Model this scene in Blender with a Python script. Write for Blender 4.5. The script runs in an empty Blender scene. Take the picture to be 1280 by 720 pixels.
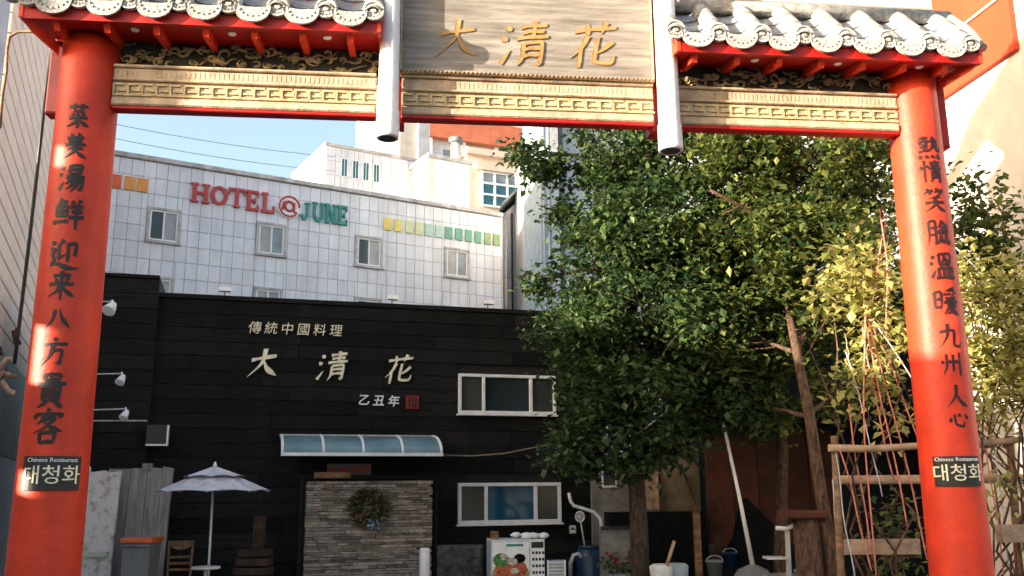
import bpy, bmesh, math, random
from mathutils import Vector, Matrix, noise
random.seed(7)
PI = math.pi; R = math.radians
C = bpy.context.scene.collection
scene = bpy.context.scene

# ------------------------------------------------------------------ camera
FPX = 1160.0; PITCH = R(12.26); ROLL = R(0.46); CZ = 1.9
cd = bpy.data.cameras.new('camera'); cam = bpy.data.objects.new('camera', cd); C.objects.link(cam)
cd.sensor_fit = 'HORIZONTAL'; cd.sensor_width = 36.0; cd.lens = FPX/1280*36.0
cd.clip_start = 0.05; cd.clip_end = 3000
cam.matrix_world = Matrix.Translation((0, 0, CZ)) @ Matrix.Rotation(PI/2+PITCH, 4, 'X') @ Matrix.Rotation(-ROLL, 4, 'Z')
scene.camera = cam

# ------------------------------------------------------------------ sky, sun, exposure
SUN_AZ = R(242); SUN_EL = R(11)
wd = bpy.data.worlds.new('World'); scene.world = wd; wd.use_nodes = True
nt = wd.node_tree; bgn = nt.nodes['Background']
sk = nt.nodes.new('ShaderNodeTexSky'); sk.sky_type = 'NISHITA'; sk.sun_disc = False
sk.sun_elevation = SUN_EL; sk.sun_rotation = SUN_AZ; sk.air_density = 1.0; sk.dust_density = 4.5; sk.ozone_density = 0.8
nt.links.new(sk.outputs[0], bgn.inputs[0]); bgn.inputs[1].default_value = 0.15
sl = bpy.data.lights.new('sun', 'SUN'); sl.energy = 5.0; sl.angle = R(0.53); sl.color = (1.0, 0.86, 0.68)
so = bpy.data.objects.new('sun', sl); C.objects.link(so)
sdir = Vector((math.sin(SUN_AZ)*math.cos(SUN_EL), math.cos(SUN_AZ)*math.cos(SUN_EL), math.sin(SUN_EL)))
so.rotation_euler = sdir.to_track_quat('Z', 'Y').to_euler(); so.location = sdir*50
vs = scene.view_settings; vs.view_transform = 'Standard'; vs.look = 'None'; vs.exposure = 1.95; vs.gamma = 1.0

# ------------------------------------------------------------------ pixel calibration (1280x720 photograph)
def ray(px, py):
    x = (px-640)/FPX; y = (360-py)/FPX; c, s = math.cos(ROLL), math.sin(ROLL)
    x, y = x*c+y*s, -x*s+y*c
    return (x, math.cos(PITCH)-y*math.sin(PITCH), math.sin(PITCH)+y*math.cos(PITCH))
def at(px, py, Y):
    d = ray(px, py); t = Y/d[1]
    return Vector((d[0]*t, Y, CZ+d[2]*t))
class Frame:
    """a vertical building plane: u runs along it, v away from the street, z up"""
    def __init__(s, ox, oy, az):
        s.o = (ox, oy); a = R(az); s.az = az; s.U = (math.sin(a), math.cos(a)); s.V = (-math.cos(a), math.sin(a))
    def px(s, px, py, v=0.0):
        d = ray(px, py); n = s.V
        t = ((s.o[0]+n[0]*v)*n[0]+(s.o[1]+n[1]*v)*n[1])/(d[0]*n[0]+d[1]*n[1])
        X, Y = d[0]*t, d[1]*t
        return ((X-s.o[0])*s.U[0]+(Y-s.o[1])*s.U[1], CZ+d[2]*t)
    def w(s, u, v, z): return Vector((s.o[0]+u*s.U[0]+v*s.V[0], s.o[1]+u*s.U[1]+v*s.V[1], z))
    @property
    def rz(s): return R(90-s.az)
G = Frame(-.23, 6.2, 84)
B = Frame(-3, 14.5, 73.5)
H = Frame(-7, 32, 59.5)

# ------------------------------------------------------------------ materials
MATS = {}
def mat(name, col, rough=.7, var=.12, scale=6.0, bump=.0, metal=0.0, obj_var=0.0, col2=None, thr=None, stretch=None, spec=.4, bscale=None, dirt=0.0, streak=0.0):
    if name in MATS: return MATS[name]
    m = bpy.data.materials.new(name); m.use_nodes = True; t = m.node_tree; N = t.nodes; L = t.links
    p = N['Principled BSDF']; p.inputs['Roughness'].default_value = rough; p.inputs['Metallic'].default_value = metal
    p.inputs['Specular IOR Level'].default_value = spec
    tc = N.new('ShaderNodeTexCoord'); mp = N.new('ShaderNodeMapping'); L.new(tc.outputs['Object'], mp.inputs[0])
    if stretch: mp.inputs['Scale'].default_value = stretch
    if obj_var:
        oi = N.new('ShaderNodeObjectInfo'); vm = N.new('ShaderNodeVectorMath'); vm.operation = 'MULTIPLY_ADD'
        L.new(oi.outputs['Random'], vm.inputs[0]); vm.inputs[1].default_value = (37, 53, 71); L.new(mp.outputs[0], vm.inputs[2]); vec = vm.outputs[0]
    else: vec = mp.outputs[0]
    n1 = N.new('ShaderNodeTexNoise'); n1.inputs['Scale'].default_value = scale; n1.inputs['Detail'].default_value = 8; n1.inputs['Roughness'].default_value = .62
    L.new(vec, n1.inputs[0])
    cr = N.new('ShaderNodeValToRGB'); e = cr.color_ramp.elements
    c2 = col2 if col2 else tuple(max(0, c*(1-3*var)) for c in col); c1 = col if col2 else tuple(min(1, c*(1+var*1.2)) for c in col)
    a, b = thr if thr else (.3, .66)
    e[0].position = a; e[0].color = (*c2, 1); e[1].position = b; e[1].color = (*c1, 1)
    L.new(n1.outputs[0], cr.inputs[0]); out = cr.outputs[0]
    if dirt:
        n3 = N.new('ShaderNodeTexNoise'); n3.inputs['Scale'].default_value = 1.3; n3.inputs['Detail'].default_value = 10; n3.inputs['Roughness'].default_value = .75
        L.new(tc.outputs['Object'], n3.inputs[0])
        r3 = N.new('ShaderNodeMapRange'); r3.inputs[1].default_value = .42; r3.inputs[2].default_value = .72; r3.inputs[3].default_value = 0; r3.inputs[4].default_value = dirt
        L.new(n3.outputs[0], r3.inputs[0]); mx = N.new('ShaderNodeMix'); mx.data_type = 'RGBA'; L.new(r3.outputs[0], mx.inputs[0])
        L.new(out, mx.inputs[6]); mx.inputs[7].default_value = (col[0]*.35, col[1]*.32, col[2]*.28, 1); out = mx.outputs[2]
    if obj_var:
        hs = N.new('ShaderNodeHueSaturation'); mr = N.new('ShaderNodeMapRange')
        mr.inputs[3].default_value = 1-obj_var; mr.inputs[4].default_value = 1+obj_var
        L.new(oi.outputs['Random'], mr.inputs[0]); L.new(mr.outputs[0], hs.inputs['Value']); L.new(out, hs.inputs['Color']); out = hs.outputs[0]
    if streak:
        ge = N.new('ShaderNodeNewGeometry'); m4 = N.new('ShaderNodeMapping'); m4.inputs['Scale'].default_value = (2.2, 2.2, .16); L.new(ge.outputs['Position'], m4.inputs[0])
        n4 = N.new('ShaderNodeTexNoise'); n4.inputs['Scale'].default_value = 1.0; n4.inputs['Detail'].default_value = 9; n4.inputs['Roughness'].default_value = .68; L.new(m4.outputs[0], n4.inputs[0])
        r4 = N.new('ShaderNodeMapRange'); r4.inputs[1].default_value = .40; r4.inputs[2].default_value = .70; r4.inputs[3].default_value = 1+streak*.25; r4.inputs[4].default_value = 1-streak; L.new(n4.outputs[0], r4.inputs[0])
        h4 = N.new('ShaderNodeHueSaturation'); L.new(r4.outputs[0], h4.inputs['Value']); L.new(out, h4.inputs['Color']); out = h4.outputs[0]
    L.new(out, p.inputs['Base Color'])
    if bump:
        n2 = N.new('ShaderNodeTexNoise'); n2.inputs['Scale'].default_value = bscale or scale*4; n2.inputs['Detail'].default_value = 6; L.new(vec, n2.inputs[0])
        bn = N.new('ShaderNodeBump'); bn.inputs['Strength'].default_value = bump; bn.inputs['Distance'].default_value = .02
        L.new(n2.outputs[0], bn.inputs['Height']); L.new(bn.outputs[0], p.inputs['Normal'])
    MATS[name] = m; return m
def leafmat(name, ca, cb, transl=.35):
    m = bpy.data.materials.new(name); m.use_nodes = True; t = m.node_tree; N = t.nodes; L = t.links
    p = N['Principled BSDF']; p.inputs['Roughness'].default_value = .5; p.inputs['Specular IOR Level'].default_value = .35
    gi = N.new('ShaderNodeNewGeometry'); cr = N.new('ShaderNodeValToRGB'); cr.color_ramp.elements[0].color = (*ca, 1); cr.color_ramp.elements[1].color = (*cb, 1)
    L.new(gi.outputs['Random Per Island'], cr.inputs[0]); L.new(cr.outputs[0], p.inputs['Base Color'])
    tr = N.new('ShaderNodeBsdfTranslucent'); L.new(cr.outputs[0], tr.inputs[0]); mx = N.new('ShaderNodeMixShader'); mx.inputs[0].default_value = transl
    L.new(p.outputs[0], mx.inputs[1]); L.new(tr.outputs[0], mx.inputs[2]); L.new(mx.outputs[0], N['Material Output'].inputs[0])
    return m
def glassmat(name, col, rough=.08):
    m = bpy.data.materials.new(name); m.use_nodes = True; p = m.node_tree.nodes['Principled BSDF']
    N = m.node_tree.nodes; L = m.node_tree.links
    tc = N.new('ShaderNodeTexCoord'); n = N.new('ShaderNodeTexNoise'); n.inputs['Scale'].default_value = 1.7; L.new(tc.outputs['Object'], n.inputs[0])
    cr = N.new('ShaderNodeValToRGB'); cr.color_ramp.elements[0].position = .35; cr.color_ramp.elements[1].position = .65
    cr.color_ramp.elements[0].color = (*[c*.65 for c in col], 1); cr.color_ramp.elements[1].color = (*col, 1)
    L.new(n.outputs[0], cr.inputs[0]); L.new(cr.outputs[0], p.inputs['Base Color'])
    p.inputs['Roughness'].default_value = rough; p.inputs['Specular IOR Level'].default_value = .6
    return m

M = dict(
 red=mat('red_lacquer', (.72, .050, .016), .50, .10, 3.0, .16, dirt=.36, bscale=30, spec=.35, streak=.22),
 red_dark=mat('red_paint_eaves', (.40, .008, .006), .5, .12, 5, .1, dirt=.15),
 red_shaded=mat('shaded_red_paint', (.13, .008, .008), .6, .15, 5, .1), tile=mat('grey_roof_tile', (.37, .365, .36), .7, .2, 22, .5, obj_var=.20, dirt=.55),
 tile_orn=mat('ornament_tile', (.50, .49, .47), .75, .25, 60, .5, obj_var=.16, dirt=.4),
 tile_pan=mat('blue_grey_pan_tile', (.30, .31, .36), .65, .15, 18, .3, obj_var=.15),
 cream=mat('gilded_cream_beam', (.56, .42, .29), .6, .14, 9, .3, dirt=.42, streak=.25),
 gold=mat('gold_relief', (.56, .43, .23), .55, .15, 20, .3, obj_var=.12, dirt=.3),
 carve=mat('dark_carving_ground', (.045, .05, .04), .7, .2, 10, .2),
 carve_gold=mat('carved_scroll_relief', (.50, .36, .18), .6, .35, 14, .2, col2=(.10, .11, .07)),
 plaque=mat('weathered_plaque_board', (.25, .225, .20), .7, .18, 2.2, .4, stretch=(1, 1, 14), dirt=.45, bscale=14),
 white_post=mat('white_enamel_post', (.78, .77, .76), .4, .04, 12, .12, dirt=.10),
 black_ink=mat('black_ink', (.012, .011, .012), .5, .1, 8),
 faded_ink=mat('dark_red_ink', (.026, .006, .006), .5, .3, 9),
 gold_ink=mat('gold_ink', (.33, .205, .075), .45, .12, 12),
 pale_gold=mat('pale_gold_letter', (.90, .80, .58), .45, .1, 12),
 black_sign=mat('black_sign_board', (.02, .022, .02), .35, .1, 5),
 white=mat('white_paint', (.85, .85, .84), .5, .05, 8, .05),
 plank=mat('dark_stained_plank', (.0135, .0135, .012), .7, .25, 5, .35, obj_var=.45, stretch=(1, 1, 9), spec=.15, streak=.45),
 darkwall=mat('dark_wall_backing', (.010, .010, .010), .8, .2, 4),
 htile=mat('pale_wall_tile', (.75, .755, .80), .38, .03, 2.5, .03, obj_var=.07, streak=.16),
 hwall=mat('tile_joint_grey', (.50, .50, .53), .8, .1, 5),
 hcream=mat('cream_render', (.74, .66, .57), .7, .06, 2, .05, dirt=.12, streak=.12),
 hcap=mat('grey_coping', (.52, .50, .49), .7, .15, 3, .1, dirt=.2),
 redletter=mat('red_channel_letter', (.50, .06, .06), .4, .08, 8),
 teal=mat('teal_channel_letter', (.03, .26, .22), .4, .1, 8),
 sq_y=mat('yellow_tile', (.75, .62, .16), .5, .06, 6), sq_py=mat('pale_yellow_green_tile', (.60, .66, .36), .5, .06, 6),
 sq_pt=mat('pale_mint_tile', (.42, .60, .52), .5, .06, 6), sq_g=mat('green_tile', (.14, .38, .26), .5, .08, 6),
 sq_dg=mat('olive_tile', (.24, .36, .16), .5, .08, 6), sq_o=mat('orange_tile', (.80, .32, .07), .5, .06, 6),
 sq_r=mat('red_orange_tile', (.72, .14, .05), .5, .06, 6),
 glass=glassmat('window_glass_dark', (.03, .045, .05)), glass_pale=glassmat('pale_window_glass', (.30, .36, .40), .2),
 curtain=glassmat('curtained_glass', (.42, .42, .43), .3), glass_blue=glassmat('blue_glass', (.012, .09, .16)), glass_teal=glassmat('teal_glass', (.04, .16, .20)),
 awning=glassmat('blue_polycarbonate', (.20, .31, .34), .25),
 siding=mat('cream_siding', (.95, .72, .56), .6, .04, 1.5, .04, obj_var=.02, dirt=.06),
 siding_gap=mat('siding_groove', (.16, .08, .05), .8, .1, 5),
 concrete=mat('concrete', (.20, .195, .185), .85, .2, 3, .3, dirt=.35),
 asphalt=mat('asphalt', (.05, .05, .05), .9, .2, 20, .4),
 paving=mat('courtyard_concrete', (.34, .33, .31), .9, .2, 4, .3, dirt=.3),
 wood_grey=mat('weathered_grey_wood', (.30, .28, .27), .8, .18, 4, .5, stretch=(4, 4, .5), obj_var=.22, dirt=.35),
 wood=mat('brown_wood', (.22, .12, .06), .7, .25, 6, .3, stretch=(1, 1, 3)),
 tan_wall=mat('tan_dirty_wall', (.22, .165, .11), .85, .2, 3, .3, dirt=.5), wood_dim=mat('dim_brown_wood', (.055, .032, .018), .8, .25, 6, .4), wood_pale=mat('pale_bare_wood', (.40, .27, .18), .7, .18, 8, .3),
 bark=mat('tree_bark', (.11, .062, .038), .9, .3, 9, .8, stretch=(3, 3, 1)),
 bark_dark=mat('dark_tree_bark', (.07, .05, .035), .9, .3, 9, .8, stretch=(3, 3, 1)),
 rust=mat('rusty_brown_sheet', (.085, .024, .012), .8, .2, 2, .2, obj_var=.2, dirt=.5),
 orange=mat('orange_plaster', (.56, .050, .014), .7, .07, 2, .05),
 wallR=mat('pale_stucco', (.66, .60, .56), .9, .05, 3, .25, dirt=.10, bscale=25),
 salmon=mat('salmon_band_paint', (.62, .19, .10), .7, .07, 2), peach=mat('peach_render', (.74, .58, .46), .7, .05, 2, .04),
 greyroof=mat('grey_green_roof', (.16, .19, .19), .6, .12, 4, .1),
 bluegrey=mat('blue_grey_panel', (.34, .42, .48), .5, .1, 3), palewall=mat('pale_grey_wall', (.60, .61, .64), .75, .07, 2, .1, dirt=.2),
 steel=mat('galvanised_steel', (.50, .50, .50), .4, .12, 10, .05, metal=.6),
 cable=mat('black_cable', (.012, .012, .012), .5), tan_cable=mat('tan_cable', (.30, .22, .14), .6),
 umb=mat('grey_lilac_canvas', (.60, .60, .65), .85, .10, 9, .2, dirt=.35), bin=mat('grey_plastic', (.16, .17, .18), .5, .1, 5, .05), binlid=mat('orange_plastic', (.60, .13, .04), .5, .1, 5),
 sage=mat('sage_sheet', (.48, .52, .42), .7, .08, 2), metalw=mat('white_metal', (.62, .64, .64), .4, .1, 8, dirt=.2),
 stone_d=mat('dark_stone', (.06, .065, .06), .85, .3, 12, .6), blue=mat('blue_plastic', (.008, .03, .075), .4, .1, 5),
 rope_red=mat('pink_rope', (.60, .20, .15), .8, .15, 30), rope_pale=mat('pale_string', (.50, .52, .55), .8, .1, 30),
 flower=mat('red_flower', (.50, .02, .02), .6, .2, 30), seal=mat('red_seal', (.30, .02, .02), .6, .15, 10),
 tarp=mat('black_tarp', (.006, .007, .008), .75, .2, 5, .5, spec=.1), food_g=mat('print_green', (.08, .25, .05), .5, .4, 40), food_r=mat('print_red_orange', (.50, .12, .04), .5, .4, 40),
 food_w=mat('print_pale', (.6, .55, .45), .5, .3, 40), food_b=mat('print_brown', (.40, .24, .10), .5, .2, 40),
)
M['stone'] = mat('stacked_stone', (.30, .245, .20), .9, .15, 9, .6, obj_var=.48)
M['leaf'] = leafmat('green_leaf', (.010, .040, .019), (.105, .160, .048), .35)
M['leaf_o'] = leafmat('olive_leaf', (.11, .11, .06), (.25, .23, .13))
M['leaf_y'] = leafmat('sunny_leaf', (.20, .24, .05), (.66, .58, .22), .5)  # yellow range brightened to stand in for sun missing on the vine
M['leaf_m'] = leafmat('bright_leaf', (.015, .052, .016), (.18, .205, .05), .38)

# ------------------------------------------------------------------ mesh builder
class MB:
    def __init__(s): s.v = []; s.f = []; s.sm = []
    def add(s, vs, fs, smooth=False):
        o = len(s.v); s.v += [tuple(p) for p in vs]; s.f += [tuple(i+o for i in f) for f in fs]; s.sm += [smooth]*len(fs); return s
    def box(s, x0, x1, y0, y1, z0, z1, b=0.0):
        if x0 > x1: x0, x1 = x1, x0
        if y0 > y1: y0, y1 = y1, y0
        if z0 > z1: z0, z1 = z1, z0
        if b <= 0:
            return s.add([(x0,y0,z0),(x1,y0,z0),(x1,y1,z0),(x0,y1,z0),(x0,y0,z1),(x1,y0,z1),(x1,y1,z1),(x0,y1,z1)],
                  [(0,3,2,1),(4,5,6,7),(0,1,5,4),(1,2,6,5),(2,3,7,6),(3,0,4,7)])
        # bevelled front (towards -y): front face inset
        vs = [(x0,y1,z0),(x1,y1,z0),(x1,y1,z1),(x0,y1,z1),(x0,y0+b,z0),(x1,y0+b,z0),(x1,y0+b,z1),(x0,y0+b,z1),(x0+b,y0,z0+b),(x1-b,y0,z0+b),(x1-b,y0,z1-b),(x0+b,y0,z1-b)]
        return s.add(vs, [(0,3,2,1)]+[(i,(i+1)%4,(i+1)%4+4,i+4) for i in range(4)]+[(i+4,(i+1)%4+4,(i+1)%4+8,i+8) for i in range(4)]+[(8,9,10,11)])
    def hexa(s, a, b):  # two quads (lists of 4 points) bridged
        return s.add(list(a)+list(b), [(0,3,2,1),(4,5,6,7)]+[(i,(i+1)%4,(i+1)%4+4,i+4) for i in range(4)])
    def prism(s, poly, y0, y1):  # poly in x,z
        n = len(poly); vs = [(x, y0, z) for x, z in poly]+[(x, y1, z) for x, z in poly]
        return s.add(vs, [tuple(range(n)), tuple(reversed(range(n, 2*n)))]+[(i, i+n, (i+1)%n+n, (i+1)%n) for i in range(n)])
    def tube(s, pts, r, n=8, caps=True, smooth=True):
        pts = [Vector(p) for p in pts]; k = len(pts); rr = r if isinstance(r, (list, tuple)) else [r]*k
        vs = []; ref = None
        for i, p in enumerate(pts):
            t = (pts[min(i+1, k-1)]-pts[max(i-1, 0)]).normalized()
            if ref is None: ref = t.orthogonal().normalized()
            a = (ref-t*ref.dot(t)); a = a.normalized() if a.length > 1e-6 else t.orthogonal().normalized(); ref = a; b = t.cross(a)
            for j in range(n):
                q = 2*PI*j/n; vs.append(p+a*(math.cos(q)*rr[i])+b*(math.sin(q)*rr[i]))
        fs = [(i*n+j, i*n+(j+1)%n, (i+1)*n+(j+1)%n, (i+1)*n+j) for i in range(k-1) for j in range(n)]
        s.add(vs, fs, smooth)
        if caps:
            o = len(s.v)-k*n; s.f.append(tuple(o+j for j in reversed(range(n)))); s.f.append(tuple(o+(k-1)*n+j for j in range(n))); s.sm += [False, False]
        return s
    def lathe(s, prof, c=(0,0,0), n=24, smooth=True):  # prof (r,z)
        vs = [(c[0]+r*math.cos(2*PI*j/n), c[1]+r*math.sin(2*PI*j/n), c[2]+z) for r, z in prof for j in range(n)]
        fs = [(i*n+j, i*n+(j+1)%n, (i+1)*n+(j+1)%n, (i+1)*n+j) for i in range(len(prof)-1) for j in range(n)]
        s.add(vs, fs, smooth); o = len(s.v)-len(vs)
        s.f += [tuple(o+j for j in reversed(range(n))), tuple(o+(len(prof)-1)*n+j for j in range(n))]; s.sm += [False, False]; return s
    def ell(s, c, r, n=10, m=7, jit=0.0):
        vs = []
        for i in range(m+1):
            th = PI*i/m
            for j in range(n):
                ph = 2*PI*j/n; q = 1+random.uniform(-jit, jit)
                vs.append((c[0]+r[0]*q*math.sin(th)*math.cos(ph), c[1]+r[1]*q*math.sin(th)*math.sin(ph), c[2]+r[2]*q*math.cos(th)))
        return s.add(vs, [(i*n+j, (i+1)*n+j, (i+1)*n+(j+1)%n, i*n+(j+1)%n) for i in range(m) for j in range(n)], True)
    def mesh(s, name, m=None, smooth=None):
        me = bpy.data.meshes.new(name); me.from_pydata(s.v, [], s.f)
        me.polygons.foreach_set('use_smooth', s.sm if smooth is None else [smooth]*len(s.f))
        if m: me.materials.append(m)
        me.update(); return me
    def build(s, name, m, parent=None, loc=None, rot=None, smooth=None, **tags):
        return inst(name, s.mesh(name, m, smooth), parent, loc, rot, **tags)
def inst(name, me, parent=None, loc=None, rot=None, scl=None, **tags):
    o = bpy.data.objects.new(name, me); C.objects.link(o)
    if parent: o.parent = parent
    if loc is not None: o.location = loc
    if rot is not None: o.rotation_euler = rot
    if scl is not None: o.scale = scl
    for k, v in tags.items(): o['category' if k == 'cat' else k] = v
    return o
def thing(name, label, cat, loc=(0, 0, 0), rz=0.0, group=None):
    o = bpy.data.objects.new(name, None); C.objects.link(o); o.location = loc; o.rotation_euler = (0, 0, rz); o.empty_display_size = .2
    o['label'] = label; o['category'] = cat
    if group: o['group'] = group
    return o
def fthing(name, label, cat, F, group=None): return thing(name, label, cat, (F.o[0], F.o[1], 0), F.rz, group)
def copy_tree(o, parent=None):
    c = o.copy(); C.objects.link(c)
    if parent: c.parent = parent
    for ch in [x for x in list(bpy.data.objects) if x.parent == o] if False else o.children: copy_tree(ch, c)
    return c

# ------------------------------------------------------------------ brush lettering
WATER = 'd 12,12 22,22;d 6,35 16,44;p 8,92 24,64;'
QING = 'h 42,14 92,11;h 46,26 88,24;h 36,39 98,36;v 68,2 68,38;q 50,50 50,80 42,97;k 50,50 86,48 86,94 78,90;h 52,63 85,61;h 52,77 85,75'
GL = {
'菜':'h 15,18 85,15;v 35,6 36,30;v 65,5 62,30;p 70,30 30,38;d 28,42 33,50;d 48,40 51,48;p 72,38 64,50;h 18,60 84,57;v 50,50 50,98;p 48,61 38,78 12,92;n 53,61 68,78 92,90',
'美':'d 34,5 40,16;p 66,3 57,16;h 20,22 80,19;h 26,34 74,32;v 49,18 49,45;h 12,47 88,44;h 22,61 78,58;p 49,46 44,72 14,95;n 52,61 66,80 94,94',
'湯':WATER+'v 42,8 42,40;k 42,9 80,7 78,38;h 44,23 77,22;h 43,38 78,36;h 32,48 92,46;p 48,50 42,62 30,72;k 44,58 86,56 80,90 70,86;p 58,60 50,76 34,90;p 72,60 64,80 48,97',
'鮮':'p 28,2 22,14 8,26;k 26,12 42,11 34,22;v 12,27 12,58;k 12,27 46,26 46,57;v 29,27 29,58;h 13,42 45,41;h 12,58 47,57;d 8,70 5,84;d 18,70 20,80;d 30,69 33,79;d 42,68 48,80;d 60,8 66,20;p 86,4 78,19;h 56,28 94,26;h 60,44 92,42;h 52,62 98,59;v 75,26 75,98',
'迎':'p 48,8 40,16 32,18;v 33,18 33,60;p 30,66 52,52;k 60,20 84,18 82,52 75,50;v 61,20 61,74;d 10,12 18,22;k 6,38 20,36 12,54 20,68 8,82;n 8,84 30,80 60,92 97,92',
'来':'h 22,20 78,17;d 30,28 38,42;p 72,24 62,40;h 10,48 90,45;v 50,4 50,97;p 48,48 36,70 8,88;n 52,48 68,70 94,86',
'八':'p 40,20 32,55 8,82;n 54,18 66,50 94,82',
'方':'d 46,4 54,16;h 10,28 90,25;k 38,48 74,45 68,88 56,84;p 44,28 36,62 10,94',
'貴':'v 28,7 30,22;k 28,8 74,6 72,22;h 30,23 73,21;v 50,0 50,32;h 10,34 92,31;v 28,42 28,80;k 28,42 74,40 74,79;h 30,54 73,53;h 30,66 73,65;h 29,79 74,78;p 38,82 30,90 14,98;d 62,82 86,97',
'客':'d 48,0 54,10;d 14,18 10,30;k 14,18 88,16 80,28;p 42,20 34,34 18,46;p 38,30 70,28 44,54 10,68;n 40,38 62,54 94,64;v 30,68 32,96;k 30,69 72,67 70,95;h 32,95 71,93',
'熱':'h 12,12 46,10;v 28,2 28,26;h 6,26 50,24;p 20,28 10,38;d 34,28 42,36;h 12,46 44,44;v 28,34 28,62;h 6,66 50,58;p 66,4 64,34 48,64;k 54,22 80,20 80,56 94,60 95,48;d 58,36 72,50;d 14,78 8,94;d 34,78 38,92;d 56,77 62,91;d 78,75 92,93',
'情':'v 20,4 20,98;d 8,26 6,44;d 30,24 36,36;'+QING,
'笑':'p 26,4 20,16 8,26;h 20,16 44,13;d 28,18 34,28;p 64,2 58,14 50,22;h 60,14 92,11;d 70,16 78,26;p 70,34 50,40 26,44;h 10,62 90,58;p 50,42 44,72 10,97;n 52,60 66,82 94,96',
'臉':'q 14,8 14,60 6,96;k 14,8 38,7 38,92 30,88;h 15,34 37,33;h 15,60 37,59;p 68,2 60,18 44,32;n 70,6 80,20 98,30;h 58,32 82,31;v 50,42 51,56;k 50,42 64,41 63,55;h 51,55 64,54;v 74,41 75,55;k 74,41 88,40 87,54;h 75,54 88,53;p 58,62 52,80 42,94;d 60,76 70,92;p 82,60 78,78 70,88;d 82,74 97,94',
'溫':WATER+'v 38,6 40,46;k 38,7 84,5 82,44;h 40,45 83,43;p 60,12 56,26 48,38;d 62,22 74,38;v 34,58 36,90;k 34,58 90,56 88,89;v 53,58 53,90;v 71,57 71,89;h 24,92 99,90',
'暖':'v 8,18 9,74;k 8,18 32,17 31,72;h 9,44 31,43;h 9,72 31,71;p 86,4 46,14;d 46,20 50,30;d 62,19 65,28;p 88,14 80,28;h 46,40 90,38;h 40,54 96,51;p 60,40 56,70 36,96;p 56,66 84,64 66,84 44,97;n 58,70 74,86 98,96',
'九':'p 42,6 38,50 8,94;k 10,36 64,30 62,84 88,88 92,70',
'州':'q 22,10 22,60 6,94;v 50,12 50,82;v 80,4 80,98;d 8,36 4,50;d 34,34 38,48;d 62,34 68,48',
'人':'p 50,8 44,50 8,92;n 48,40 64,72 96,92',
'心':'d 14,46 8,68;k 28,34 34,76 66,84 74,62;d 46,30 54,44;d 78,34 92,54',
'大':'h 14,40 86,30;p 50,6 46,50 10,92;n 50,42 66,70 96,92',
'清':WATER+QING,
'花':'h 10,20 90,14;d 32,4 36,28;p 70,2 62,26;p 36,30 26,54 6,76;v 24,54 24,97;p 86,44 68,60 50,70;k 56,32 54,84 86,88 92,72',
}
PROF = {'h': (1.15, .75, 1.15, .95), 'v': (1.2, .9, 1.0, .7), 'p': (1.35, 1.1, .7, .12), 'q': (1.1, .95, .8, .2), 'n': (.35, .9, 1.6, .12), 'd': (.35, 1.2, 1.45, .5), 'k': (1.0, .95, 1.05, .25), 'c': (1, 1, 1, 1)}
def catmull(P, n):
    out = []; P = [Vector(p) for p in P]; Q = [2*P[0]-P[1]]+P+[2*P[-1]-P[-2]]
    for i in range(1, len(Q)-2):
        a, b, c, d = Q[i-1:i+3]
        # keep corners of boxy strokes crisp
        k = .5*(.45 if (b-a).angle(c-b, 0) > 1.1 or (c-b).angle(d-c, 0) > 1.1 else 1)
        m1 = (c-a)*k; m2 = (d-b)*k
        for j in range(n):
            t = j/n; out.append((2*t**3-3*t*t+1)*b+(t**3-2*t*t+t)*m1+(-2*t**3+3*t*t)*c+(t**3-t*t)*m2)
    out.append(P[-1]); return out
def glyph(ch, w=7.5, depth=.006, mapf=None, size=.2, thick=.0):
    """strokes as tapered ribbons; mapf(x,y,layer)->3D, x,y in -0.5..0.5 of the em"""
    mb = MB()
    for si, st in enumerate(GL[ch].split(';')):
        c, rest = st[0], st[2:]; P = [tuple(float(q) for q in a.split(',')) for a in rest.split()]
        if len(P) == 2: P = [P[0], ((P[0][0]+P[1][0])/2, (P[0][1]+P[1][1])/2-(1.2 if c == 'h' else 0)), P[1]]
        pts = catmull(P, 5); n = len(pts); L = []; Rr = []
        pr = PROF[c]
        for i, p in enumerate(pts):
            t = (pts[min(i+1, n-1)]-pts[max(i-1, 0)]).normalized(); nn = Vector((-t.y, t.x)); q = i/(n-1)*3; j = min(int(q), 2); f = q-j
            ww = w*.5*(pr[j]*(1-f)+pr[j+1]*f)*(1+.13*noise.noise(Vector((p.x*.11, p.y*.11, si*3.1+ord(ch)))))
            L.append(p+nn*ww); Rr.append(p-nn*ww)
        ring = lambda lay, off: [mapf(.01*q.x-.5, .5-.01*q.y, lay+off) for q in L]+[mapf(.01*q.x-.5, .5-.01*q.y, lay+off) for q in Rr]
        lay = depth+si*.00035
        top = ring(lay, 0); bot = ring(-.002 if thick == 0 else -thick, 0)
        fs = [(i, i+1, n+i+1, n+i) for i in range(n-1)]
        fs += [(2*n+i+1, 2*n+i, i, i+1) for i in range(n-1)]+[(n+i+1, n+i, 3*n+i, 3*n+i+1) for i in range(n-1)]
        fs += [(0, n, 3*n, 2*n), (n-1, 2*n-1, 4*n-1, 3*n-1)]
        mb.add(top+bot, fs)
    return mb
def textmesh(txt, size, m, extrude=.004, bold=0.0, name='lettering', shear=0.0):
    cu = bpy.data.curves.new('t', 'FONT'); cu.body = txt; cu.size = size; cu.extrude = extrude; cu.offset = bold; cu.align_x = 'CENTER'; cu.align_y = 'CENTER'; cu.shear = shear; cu.resolution_u = 2
    o = bpy.data.objects.new('t', cu); C.objects.link(o); bpy.context.view_layer.update()
    me = bpy.data.meshes.new_from_object(o.evaluated_get(bpy.context.evaluated_depsgraph_get())); bpy.data.objects.remove(o); me.name = name
    me.materials.clear(); me.materials.append(m); return me
FACE = (PI/2, 0, 0)   # turns flat text to stand facing -y

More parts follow.
